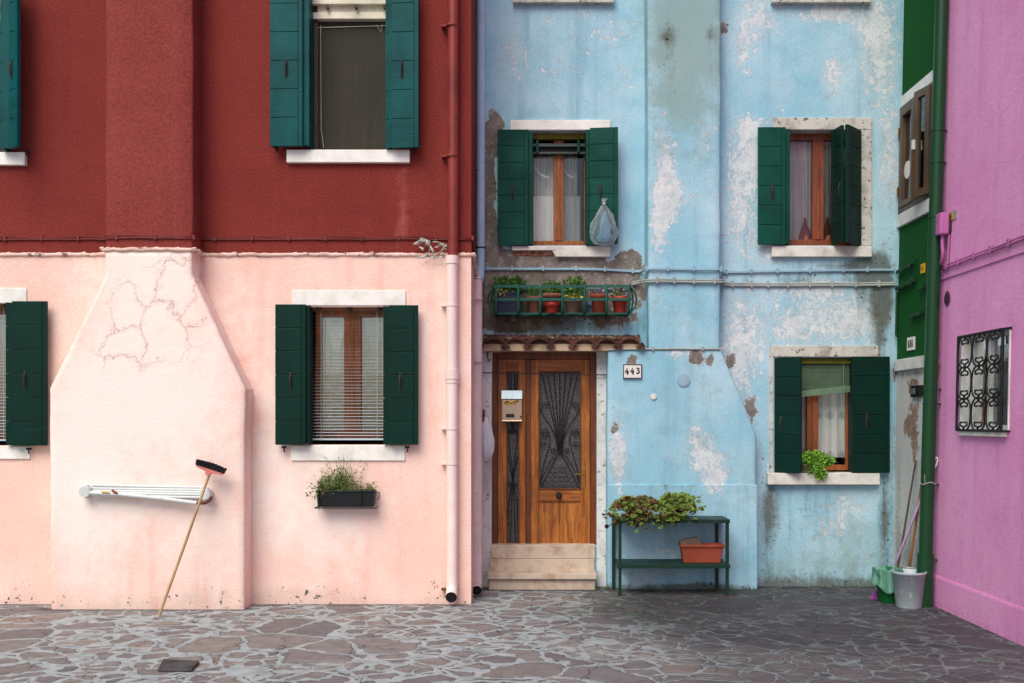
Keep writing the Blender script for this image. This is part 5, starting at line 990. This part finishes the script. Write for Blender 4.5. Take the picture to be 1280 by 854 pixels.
# plant on the window sill
c_ = P(1007, 591, B_ - .03); t = empty('potted_plant', c_, 'bright green bushy herb in a small pot on the ground-floor window sill', 'potted plant')
mb = MB(); mb.lathe([(.06, .003), (.065, .01), (.085, .08), (.09, .082), (.09, .1), (.075, .1), (.07, .08)], c_, 20); mb.build('pot', 'mossy_pot', t); mb = MB(); mb.tube([c_ + Vector((0, 0, .06)), c_ + Vector((0, 0, .09))], .072, 16); mb.build('soil', 'soil', t)
mb = MB()
for dx, dz, q, k in ((.05, .15, 1, 420), (-.03, .13, .8, 240), (.15, .14, .95, 340), (.24, .12, .6, 140), (.1, .05, .8, 180), (.14, -.03, .5, 100)):
    for i in range(k):
        d = Vector((random.gauss(0, 1), random.gauss(0, 1), random.gauss(0, 1))).normalized() * random.uniform(.4, 1); a = c_ + Vector((dx + d.x * .13 * q, -.05 + d.y * .09 * q - (.04 if dz < .1 else 0), dz + d.z * .1 * q)); mb.leaf(a, .036, 0, .4, .75)
mb.build('foliage', ['leaf_bright'], t, recalc=False)

# ------------------------------------------------------------------ RIGHT HAND ROW: GREEN HOUSE, PINK HOUSE
gh = empty('house', (4.6, .55, 0), 'narrow dark green house front over white plaster, squeezed into the corner', 'house')
p0 = RW(1124.5, 150); p1 = RW(1167, 98)
gy0, gy1 = .12, 1.055; gz0, gz1 = 4.1, 5.28
hw_ = [(gy0 + .0, gy1, gz0, gz1)]
uy = lines(0, B_ + .02, [gy0, gy1], .09); zW = 2.43
grid_wall('upper_wall', 'green_stucco', gh, uy, lines(zW, 8.6, [gz0, gz1], .2), hw_, lambda u, z: (xr(z), u, z), lambda v: (0, 0, 0, 0), flip=False)
ws = [(.55, 1.9, .22, .2, .8, 1), (.6, 2.2, .2, .12, .75, 1), (.5, 1.55, .2, .16, .6, 1), (.75, 1.75, .12, .1, .6, 1), (.6, .35, .4, .4, .7, 2), (.95, .8, .12, .8, .5, 2), (.6, 2.33, .5, .06, .7, 2), (.4, .9, .15, .4, .4, 2)]
def m_wh(v):
    c = [0, 0, 0, 0]
    for (sy, sz, ry, rz, amp, ch) in ws: c[ch] += amp * math.exp(-((v.y - sy) / ry) ** 2 - ((v.z - sz) / rz) ** 2)
    c[2] += .5 * max(0, 1 - v.z / .12); return c
grid_wall('lower_wall', 'white_plaster', gh, lines(0, B_ + .02, [], .05), lines(0, zW, [], .05), [], lambda u, z: (xr(z) + .003, u, z), m_wh)
mb = MB(); mb.wbox(.02, 1.06, 2.375, 2.5, -.01, .035); mb.build('ledge', 'white_paint', gh, bevel=.006)
mb = MB(); mb.add([(XW, -.05, 8.6), (XW + 4, -.05, 10.3), (XW + 4, B_ + .02, 10.3), (XW, B_ + .02, 8.6)], [(0, 1, 2, 3)]); mb.build('roof', 'tile', gh, solid=.12)
mb = MB(); fw = .06
mb.wbox(gy0, gy0 + fw, gz0, gz1, -.03, .03); mb.wbox(gy1 - fw, gy1, gz0, gz1, -.03, .03); mb.wbox(gy0 + fw, gy1 - fw, gz1 - fw, gz1, -.03, .03); mb.wbox(gy0 + fw, gy1 - fw, gz0, gz0 + fw, -.03, .03); ym_ = lerp(gy0, gy1, .52); mb.wbox(ym_ - .03, ym_ + .03, gz0 + fw, gz1 - fw, -.03, .028)
gw = mb.build('window', 'brown_frame', gh, bevel=.004)
mb = MB()
for z in (gz0, gz1 - .025): pass
mb.wbox(gy0 - .14, gy1 + .02, gz1 + .001, gz1 + .12, -.01, .025); mb.wbox(gy0 - .14, gy1 + .02, gz0 - .14, gz0 - .001, -.01, .035); mb.wbox(gy0 - .14, gy0 - .001, gz0, gz1, -.01, .02); mb.build('white_trim', 'white_paint', gw, bevel=.004)
mb = MB(); a, b = ym_ + .03, gy1 - fw
for (ya, yb2, za_, zb2) in ((a, a + .05, gz0 + fw, gz1 - fw), (b - .05, b, gz0 + fw, gz1 - fw), (a + .05, b - .05, gz0 + fw, gz0 + fw + .06), (a + .05, b - .05, gz1 - fw - .06, gz1 - fw)): mb.wbox(ya, yb2, za_, zb2, -.01, .045)
sash = mb.build('closed_sash', 'brown_frame', gw, bevel=.004)
mb = MB(); mb.add([(xr(gz0) + .0, a + .04, gz0 + .1), (xr(gz0), b - .04, gz0 + .1), (xr(gz1), b - .04, gz1 - .1), (xr(gz1), a + .04, gz1 - .1)], [(0, 1, 2, 3)]); mb.build('pane', 'old_glass', gw)
mb = MB(); c_ = Vector((xr(4.5) - .004, lerp(a, b, .6), 4.55)); mb.tube([c_, c_ + Vector((-.006, 0, 0))], .095, 18); mb.build('sticker', 'plate_white', gw)
# open sash, hinged on the near jamb and swung out
hy = gy0 + .05; ang = math.radians(12); sw = .27
mb = MB(); mb.T = lambda q: Vector((xr(q.z) - .012 - q.x * math.sin(ang) - q.y * math.cos(ang), hy + q.x * math.cos(ang) - q.y * math.sin(ang), q.z))
sz0, sz1 = gz0 + .04, gz1 - .03
for (xa_, xb_, za_, zb2) in ((0, .07, sz0, sz1), (sw - .07, sw, sz0, sz1), (.07, sw - .07, sz0, sz0 + .08), (.07, sw - .07, sz1 - .08, sz1)): mb.box(xa_, xb_, 0, .05, za_, zb2)
mb.add([(.06, .025, sz0 + .07), (sw - .06, .025, sz0 + .07), (sw - .06, .025, sz1 - .07), (.06, .025, sz1 - .07)], [(0, 1, 2, 3)], 1); mb.box(sw - .05, sw - .02, .051, .08, lerp(sz0, sz1, .5) - .05, lerp(sz0, sz1, .5) + .05, 2); mb.build('open_sash', ['brown_frame', 'old_glass', 'white_paint'], gw, bevel=.003)
for z in (4.35, 5.0):
    mb = MB(); mb.wbox(gy1 - .035, gy1 - .005, z - .05, z + .05, .031, .05); mb.build('hinge', 'brass', gw)
mb = MB(); X0 = 4.3; mb.add([(X0 + .5, gy0 - .1, gz0 - .1), (X0 + .5, gy1 + .3, gz0 - .1), (X0 + .5, gy1 + .3, gz1 + .1), (X0 + .5, gy0 - .1, gz1 + .1), (xr(5) + .06, gy0 - .1, gz0 - .1), (xr(5) + .06, gy1 + .3, gz0 - .1), (xr(5) + .06, gy1 + .3, gz1 + .1), (xr(5) + .06, gy0 - .1, gz1 + .1)], [(0, 1, 2, 3), (0, 1, 5, 4), (2, 3, 7, 6), (1, 2, 6, 5), (0, 3, 7, 4)]); mb.build('room_interior', 'room_wall', gw)
mb = MB(); folds_pts = []
for i in range(25):
    t_ = i / 24; folds_pts.append((xr(4.7) + .12 + .02 * math.sin(t_ * 22), lerp(gy0 + .05, ym_ + .05, t_)))
mb.add([(x, y, gz0) for x, y in folds_pts] + [(x, y, gz1) for x, y in folds_pts], [(i, i + 1, 26 + i, 25 + i) for i in range(24)], 0, True); mb.build('curtain', 'curtain_cream', gw)
def wp(y, z, off): return Vector((xr(z) - off, y, z))
cable('cable', 'green_cable', [wp(1.05, 3.46, .03), wp(.8, 3.47, .03), wp(.55, 3.5, .03)], .014, .2, gh, twin=.02); cable('cable', 'green_cable', [wp(1.05, 3.28, .03), wp(.75, 3.29, .03), wp(.52, 3.31, .03)], .018, .2, gh, twin=.02); cable('cable', 'green_cable', [wp(.54, 3.5, .03), wp(.55, 3.4, .03), wp(.56, 3.3, .03)], .006, None, gh)
cable('cable', 'green_cable', [wp(1.03, 3.25, .03), wp(1.03, 2.9, .03), wp(1.03, 2.78, .03), wp(.98, 2.76, .03)], .014, None, gh); cable('cable', 'green_cable', [wp(.42, 3.2, .03), wp(.25, 3.21, .03)], .02, None, gh); cable('cable', 'green_cable', [wp(.62, 2.93, .03), wp(.3, 2.95, .03)], .022, None, gh)
mb = MB(); mb.wbox(.32, .42, 3.36, 3.46, .0, .012); mb.tube([wp(.37, 3.41, .012), wp(.37, 3.41, .016)], .025, 10, 1); tag(mb.build('warning_sticker', ['yellow_tag', 'bamboo'], None, bevel=.002), 'small yellow sticker on the dark green wall beside the pipe', 'sticker')
mb = MB(); mb.wbox(.55, .75, 2.58, 2.72, .0, .016); t = mb.build('wall_plate', 'plate_white', None, bevel=.003); tag(t, 'small white plate with dark marks on the dark green wall above the ledge', 'sign')
mb = MB()
for i in range(3): y = .70 - i * .05; mb.wbox(y - .012, y + .012, 2.61, 2.69, .0165, .019); mb.wbox(y - .02, y - .0125, 2.615 + .02 * (i % 2), 2.64 + .02 * (i % 2), .0165, .019)
mb.build('marks', 'iron', t)
t = empty('doorbell', wp(.45, 2.05, 0), 'black doorbell box with a grey button on the white plaster beside the green pipe', 'doorbell'); mb = MB(); mb.wbox(.32, .58, 2.08, 2.2, -.004, .035); mb.build('case', 'iron', t, bevel=.006); mb = MB(); mb.wbox(.44, .54, 2.11, 2.17, .036, .042); mb.build('button', 'steel', t, bevel=.002)

ph = empty('house', (4.6, -2.3, 0), 'bright magenta pink house side with a grilled window, along the right edge', 'house')
py0, py1 = RW(1262, 470).y, RW(1203, 470).y; pz0, pz1 = 1.75, 2.62; YE = -9.5  # wall lengthened unseen behind the camera to block light from the right
holes_p = [(py0, py1, pz0, pz1)]
def m_mg(v): return (.3 * noise.noise(v * .8) + .1 + .12 * min(1, max(-1, (v.z - 2.6) / 2)), 0, .35 * max(0, 1 - v.z / .08) + .2 * max(0, noise.noise(v * Vector((1.3, 1.3, .5)) if False else Vector((v.x * 1.3, v.y * 1.6, v.z * .5)))) * max(0, 1 - v.z / 2.5) + .12 * math.exp(-((v.y + 1.1) / .5) ** 2) * (1 if v.z < 1.75 else 0), 0)
grid_wall('wall', 'magenta_stucco', ph, lines(YE, 0.0, [py0, py1], .15), lines(0, 8.6, [pz0, pz1], .15), holes_p, lambda u, z: (xr(z) + (.0 if z > .285 else .0), u, z), m_mg)
mb = MB(); mb.wbox(YE, .0, -.01, .285, -.02, .014); mb.wbox(YE, -.001, .2855, .30, -.02, .009); o = mb.build('plinth', 'magenta_stucco', ph); setmask(o, m_mg)
mb = MB(); mb.add([(XW, YE, 0), (XW + 3, YE, 0), (XW + 3, YE, 8.6), (xr(8.6), YE, 8.6)], [(0, 1, 2, 3)]); o = mb.build('end_wall', 'magenta_stucco', ph); setmask(o, lambda v: (0, 0, 0, 0))
mb = MB(); mb.add([(XW - .05, YE - .1, 8.6), (XW + 4, YE - .1, 10.3), (XW + 4, -.06, 10.3), (XW - .05, -.06, 8.6)], [(0, 1, 2, 3)]); mb.build('roof', 'tile', ph, solid=.12)
# grilled window
mb = MB(); e = .045
mb.wbox(py0, py0 + e, pz0, pz1, -.12, -.06); mb.wbox(py1 - e, py1, pz0, pz1, -.12, -.06); mb.wbox(py0 + e, py1 - e, pz1 - e, pz1, -.12, -.06); mb.wbox(py0 + e, py1 - e, pz0, pz0 + e, -.12, -.06); ymid = lerp(py0, py1, .55); mb.wbox(ymid - .03, ymid + .03, pz0 + e, pz1 - e, -.12, -.055)
pw = mb.build('window', 'white_paint', ph, bevel=.004)
mb = MB(); t_ = .012
mb.wbox(py0 - t_, py0, pz0 - t_, pz1 + t_, -.13, .012); mb.wbox(py1, py1 + t_, pz0 - t_, pz1 + t_, -.13, .012); mb.wbox(py0, py1, pz1, pz1 + t_, -.13, .012); mb.wbox(py0, py1, pz0 - t_, pz0, -.13, .012); mb.build('reveal', 'white_paint', pw)
mb = MB(); mb.wbox(py0 + .02, py1 - .04, pz0 - .055, pz0 - .013, -.01, .04); mb.build('sill', 'white_stone', pw, bevel=.004)
for a, b in ((py0 + e, ymid - .03), (ymid + .03, py1 - e)):
    mb = MB(); mb.add([(xr(pz0) + .09, a, pz0 + e), (xr(pz0) + .09, b, pz0 + e), (xr(pz1) + .09, b, pz1 - e), (xr(pz1) + .09, a, pz1 - e)], [(0, 1, 2, 3)]); mb.build('pane', 'old_glass', pw)
mb = MB(); q = [(xr(2.2) + .105 + .01 * math.sin(i * 1.3), lerp(py0, py1, i / 40)) for i in range(41)]; mb.add([(x, y, pz0) for x, y in q] + [(x, y, pz1 - (.25 if i > 20 else .12)) for i, (x, y) in enumerate(q)], [(i, i + 1, 42 + i, 41 + i) for i in range(40)], 0, True); mb.build('curtain', 'curtain_white', pw)
mb = MB(); xq = xr(2.2) + .5; mb.add([(xq, py0 - .2, pz0 - .2), (xq, py1 + .2, pz0 - .2), (xq, py1 + .2, pz1 + .2), (xq, py0 - .2, pz1 + .2)], [(0, 1, 2, 3)]); mb.build('room_interior', 'room_wall', pw)
mb = MB(); off = .045; go = .008
gy0_, gy1_ = py0 + .04, py1 + .0; gz0_, gz1_ = pz0 - .005, pz1 - .005
def gpnt(u, v): return wp(lerp(gy1_, gy0_, u), lerp(gz0_, gz1_, v), off)
for u in (0, 1): mb.tube([gpnt(u, 0), gpnt(u, 1)], .013, 6)
for v in (0, 1): mb.tube([gpnt(0, v), gpnt(1, v)], .013, 6)
for u, v in ((0, 0), (0, 1), (1, 0), (1, 1)): mb.tube([gpnt(u, v), wp(gpnt(u, v).y - (.07 if u else 0), gpnt(u, v).z, 0.0)], .008, 6)
mb.tube([gpnt(1, 1), wp(gpnt(1, 1).y - .14, gpnt(1, 1).z, off)], .01, 6); mb.tube([gpnt(1, 0), wp(gpnt(1, 0).y - .12, gpnt(1, 0).z, off)], .01, 6)
for c in range(3):
    for r in range(3):
        uc = (c + .5) / 3; vb, vt = r / 3, (r + 1) / 3; vc = (vb + vt) / 2; hu = 1 / 6; hv = 1 / 6
        for s_ in (-1, 1):      # one bracket of each oval: tall arc whose ends scroll inwards
            pts = [(uc - s_ * hu * .12, vc + hv * .52)] + [(uc - s_ * hu * .42, vc + hv * .50), (uc - s_ * hu * .46, vc + hv * .70), (uc - s_ * hu * .12, vc + hv * .78), (uc + s_ * hu * .25, vc + hv * 1.02)] + [(uc + s_ * hu * .8, vc + hv * .72), (uc + s_ * hu * .96, vc), (uc + s_ * hu * .8, vc - hv * .72), (uc + s_ * hu * .25, vc - hv * 1.02)] + [(uc - s_ * hu * .12, vc - hv * .78), (uc - s_ * hu * .46, vc - hv * .70), (uc - s_ * hu * .42, vc - hv * .50), (uc - s_ * hu * .12, vc - hv * .52)]
            mb.tube(smooth_path([gpnt(min(1, max(0, a)), min(1, max(0, b))) for a, b in pts], 4), .0085, 6)
mb.build('iron_grille', 'iron', pw)
# cables, junction box, vent, tag
zc = 3.33
cable('cable', 'magenta_cable', [wp(-.02, zc, .02)] + [wp(-.4 * i - .2, zc + random.uniform(-.006, .006), .02) for i in range(11)], .011, .28, ph, twin=.024); cable('cable', 'magenta_cable', [wp(-.1, 3.22, .008)] + [wp(-.5 * i - .4, 3.225, .008) for i in range(8)], .006, None, ph); cable('cable', 'magenta_cable', [wp(-.1, 3.22, .01), wp(-.1, 2.9, .01), wp(-.1, 2.5, .012), wp(-.0, 2.44, .02)], .006, None, ph)
t = ph; mb = MB(); mb.wbox(-.33, -.21, 3.64, 3.85, .03, .12); mb.wbox(-.32, -.22, 3.66, 3.83, -.005, .0295, 1); jb = mb.build('junction_box', ['magenta_cable', 'dark_metal'], ph, bevel=.012)
cable('conduit', 'magenta_cable', [wp(-.27, 3.64, .07), wp(-.27, 3.55, .07), wp(-.26, 3.45, .06), wp(-.2, 3.38, .05), wp(-.12, 3.36, .05)], .018, None, ph); cable('conduit', 'magenta_cable', [wp(-.3, 3.64, .02), wp(-.295, 3.5, .02), wp(-.28, 3.36, .02)], .01, None, ph)
mb = MB(); a = RW(1191.5, 270); mb.wbox(a.y - .09, a.y + .08, a.z - .045, a.z + .045, -.002, .006); mb.wbox(a.y - .03, a.y + .02, a.z - .035, a.z + .035, .0065, .009, 1); tag(mb.build('meter_tag', ['grey_tag', 'yellow_tag'], None, bevel=.002), 'tiny grey and yellow plaque on the magenta wall right of the junction box', 'sign')
a = RW(1185, 373); mb = MB()
mb.tube([wp(a.y, a.z, -.003), wp(a.y, a.z, .008)], .075, 22)
for k in range(-4, 5):
    hh_ = math.sqrt(max(0, .065 ** 2 - (k * .015) ** 2)); mb.wbox(a.y - hh_, a.y + hh_, a.z + k * .015 - .004, a.z + k * .015 + .004, .0085, .012, 1)
mb.build('vent', ['magenta_cable', 'dark_metal'], ph)
# the tall green drainpipe in the corner
mb = MB(); yp = -.12; b0 = Vector((W(1155.5, yp), yp, .16)); b1 = Vector((W(1177.5, yp - .04), yp - .04, Z(0, yp))); dv = (b1 - b0) / (b1.z - b0.z)
def pp(z): return b0 + dv * (z - b0.z)
mb.tube([pp(8.4), pp(3.6)], .064, 20); mb.tube([pp(3.66), pp(.5)], .066, 20); mb.tube([pp(.52), pp(.12), pp(.03) + Vector((0, -.0, -.0)), pp(-.01)], [.08, .08, .084, .084], 20)
gp_ = mb.build('drainpipe', 'green_pipe', gh)
for py in (165, 205, 272, 487, 505, 606, 700):
    mb = MB(); c_ = pp(Z(py, yp)); mb.tube([c_ + Vector((0, 0, -.008)), c_ + Vector((0, 0, .008))], 0.07, 20); mb.box(c_.x + .05, xr(c_.z), c_.y - .012, c_.y + .012, c_.z - .008, c_.z + .008); mb.build('pipe_clip', 'green_pipe', gp_)
mb = MB(); c_ = pp(Z(604, yp)); q = [(c_ + Vector((.072 * math.cos(a), .072 * math.sin(a), .012 * math.sin(3 * a)))) for a in [PI * .9 + i * PI / 12 for i in range(14)]]; mb.tube(q, .004, 5); mb.tube([c_ + Vector((-.05, -.062, 0)), c_ + Vector((-.055, -.066, .09))], .003, 5); mb.build('string', 'rag_white', gp_)

# ------------------------------------------------------------------ the corner: bucket, poles, broom
cb = Vector((W(1136, -.16), -.16, 0)); t = empty('bucket', cb, 'white plastic bucket with worn paint in the corner by the green pipe', 'bucket')
H_ = .355; mb = MB(); mb.lathe([(.118, .0), (.122, .006), (.155, H_ - .03), (.163, H_ - .028), (.168, H_ - .004), (.164, H_), (.152, H_ - .01), (.115, .02), (.001, .018)], cb, 32)
mb.add([cb + Vector(q) for q in ((.15, -.045, H_), (.2, 0, H_ + .008), (.15, .045, H_), (.152, 0, H_ - .07))], [(0, 1, 3), (1, 2, 3)], 0, True); mb.build('body', 'bucket_white', t)
mb = MB(); q = [cb + Vector((.166 * math.cos(a), .166 * math.sin(a) - .0, H_ - .02 - .05 * math.sin(a - PI))) for a in [PI + i * PI / 14 for i in range(15)]]; mb.tube([cb + Vector((.16 * math.cos(a), .175 * math.sin(a), H_ + .01 * math.sin(a))) for a in [0 + i * PI / 14 for i in range(15)]], .004, 6); mb.build('handle', 'steel', t)
cg = Vector((W(1113, .12), .12, 0)); t = empty('bucket', cg, 'green plastic bucket half hidden behind the white one', 'bucket')
mb = MB(); mb.lathe([(.115, 0), (.12, .006), (.15, .31), (.156, .315), (.156, .335), (.145, .335), (.11, .02), (.001, .018)], cg, 28); mb.build('body', 'bucket_green', t)
# cloth over the rim of the green bucket
mb = MB(); nu, nv = 22, 22; vs = []; fs = []
for j in range(nv + 1):
    for i in range(nu + 1):
        s_, v_ = i / nu, j / nv; ph_ = math.radians(lerp(160, 292, s_)); rim = .352 + .014 * math.sin(s_ * 9)
        if v_ < .35: rr = lerp(.03, .168, v_ / .35); z = rim + .035 * math.sin(s_ * 7 + 1) * (1 - v_ / .35) - .01
        else: rr = .174 + .012 * math.sin(s_ * 19) * (v_ - .2); z = rim - (v_ - .35) * (.36 - .22 * abs(s_ - .55) + .06 * math.sin(s_ * 11))
        n_ = noise.noise(Vector((s_ * 4, v_ * 4, 3))); vs.append((cg.x + rr * math.cos(ph_) + .015 * n_, cg.y + rr * math.sin(ph_) - abs(.012 * n_), z + .02 * noise.noise(Vector((s_ * 5, v_ * 3, 8)))))
for j in range(nv):
    for i in range(nu): fs.append((j * (nu + 1) + i, j * (nu + 1) + i + 1, (j + 1) * (nu + 1) + i + 1, (j + 1) * (nu + 1) + i))
mb.add(vs, fs, 0, True); tag(mb.build('cleaning_cloth', 'rag_mint', None, solid=.005), 'mint green cleaning cloth draped over the green bucket rim', 'cloth')
def pole(name, label, a, b, r, mat, nodes=0, cat='pole', grp='poles leaning into the corner behind the green pipe'):
    mb = MB(); mb.tube([a, lerp(a, b, .5), b], [r * 1.05, r, r * .9], 9)
    for i in range(nodes): c_ = lerp(a, b, (i + .6) / (nodes + .2)); d = (b - a).normalized(); mb.tube([c_ - d * .008, c_, c_ + d * .008], [r, r * 1.35, r], 9)
    return tag(mb.build(name, mat, None), label, cat, grp)
pole('bamboo_cane', 'yellow-brown bamboo cane leaning behind the green pipe, its tip showing beside the magenta wall', Vector((W(1131, .2), .2, .01)), Vector((W(1173.8, -.12), -.12, Z(455, -.12))), .013, 'bamboo', 7)
pole('wooden_stick', 'dark weathered stick leaning on the white plaster left of the bamboo cane', Vector((W(1117, .55), .55, .01)), Vector((xr(1.4) - .02, .42, 1.42)), .011, 'dull_wood')
pole('wooden_stick', 'short brown stick standing upright close against the green pipe', Vector((W(1147, .2), .2, .01)), Vector((W(1151, .2), .2, .85)), .011, 'bamboo', 2)
lb = empty('broom', Vector((W(1099, .3), .3, 0)), 'lilac broom with pink bristles standing behind the green bucket', 'broom')
a = Vector((W(1107, .34), .34, .1)); b = P(1166, 588, -.12); b.x = min(b.x, xr(b.z) - .012); tp_ = P(1171.3, 570, -.14); tp_.x = min(tp_.x, xr(tp_.z) - .012)
mb = MB(); mb.tube([a, lerp(a, b, .5), b], [.0145, .014, .0135], 10); mb.build('handle', 'lilac_plastic', lb)
mb = MB(); d = (tp_ - b).normalized(); mb.tube([b, b + d * .02], .013, 8); q = []
for i in range(16): an = 2 * PI * i / 16; q.append(b + d * (.075 + .055 * math.cos(an)) + Vector((.02, .0, 0)) * math.sin(an))
mb.tube(q, .009, 6, closed=True); mb.build('hanging_loop', 'plate_white', lb)
mb = MB(); c_ = Vector((W(1101, .3), .26, .1)); mb.box(c_.x - .06, c_.x + .07, c_.y - .02, c_.y + .02, .09, .125); mb.build('brush_block', 'lilac_plastic', lb, bevel=.008)
mb = MB()
for i in range(110):
    x = random.uniform(-.06, .06); y = random.uniform(-.018, .018); mb.tube([c_ + Vector((x, y, 0)), c_ + Vector((x * 1.5 - .045 + random.gauss(0, .006), y * 2 - .03, -.092))], [.004, .003], 4)
mb.build('bristles', 'lilac_bristle', lb)

# weeds along the foot of the blue wall: stuff
mb = MB()
for (px, Y, n_, sp) in ((890, .84, 60, .22), (840, .83, 50, .3), (790, .83, 30, .2), (1000, 1.03, 26, .5), (760, .85, 30, .1), (1080, 1.03, 20, .2)):
    for i in range(n_): mb.leaf(Vector((W(px, Y) + random.gauss(0, sp), Y - abs(random.gauss(0, .02)), random.uniform(0, .015))), random.uniform(.015, .035), 0, .8, .4)
for i in range(2600):
    x = random.gauss(1.2, .75); y = random.gauss(-.35, .55)
    if y < .8 and abs(noise.noise(Vector((x * 2.6, y * 2.6, 4)))) < .035: mb.leaf(Vector((x, y, .0)), random.uniform(.012, .028), 0, .25, .6)
o = mb.build('weeds', 'leaf_weed', None, base=(1.2, .3, 0), recalc=False); tag(o, 'small green weeds and moss tufts along the foot of the blue wall and paving joints', 'weeds', kind='stuff')

# ------------------------------------------------------------------ light, sky, camera
el = math.radians(50)      # high, from behind the camera and a little to the left
dirv = Vector((math.sin(math.radians(-24)) * math.cos(el), -math.cos(math.radians(-24)) * math.cos(el), math.sin(el)))
ld = bpy.data.lights.new('sun', 'SUN'); ld.energy = 2.95; ld.angle = math.radians(42); ld.color = (1, .95, .87)
lo = bpy.data.objects.new('sun', ld); col.objects.link(lo); lo.rotation_euler = dirv.to_track_quat('Z', 'Y').to_euler(); lo.location = (0, -10, 20)
wd = bpy.data.worlds.new('World'); scene.world = wd; wd.use_nodes = True
nt = wd.node_tree; nt.nodes.clear(); sky = nt.nodes.new('ShaderNodeTexSky'); sky.sky_type = 'NISHITA'; sky.sun_disc = False; sky.sun_elevation = el; sky.sun_rotation = math.atan2(dirv.x, dirv.y); sky.dust_density = 2.0
bg = nt.nodes.new('ShaderNodeBackground'); bg.inputs[1].default_value = .12; ow = nt.nodes.new('ShaderNodeOutputWorld'); nt.links.new(sky.outputs[0], bg.inputs[0]); nt.links.new(bg.outputs[0], ow.inputs[0])
cd = bpy.data.cameras.new('camera'); cam = bpy.data.objects.new('camera', cd); col.objects.link(cam); cam.location = (0, -D0, CH); cam.rotation_euler = (PI / 2, 0, 0)
cd.sensor_width = 36; cd.lens = 36; cd.shift_x = (640 - CX) / 1280; cd.shift_y = (CY - 427) / 1280; cd.clip_end = 500; scene.camera = cam
scene.view_settings.view_transform = 'Standard'; scene.view_settings.look = 'None'; scene.view_settings.exposure = 0
scene.render.engine = 'CYCLES'; scene.cycles.max_bounces = 6; scene.cycles.transparent_max_bounces = 16
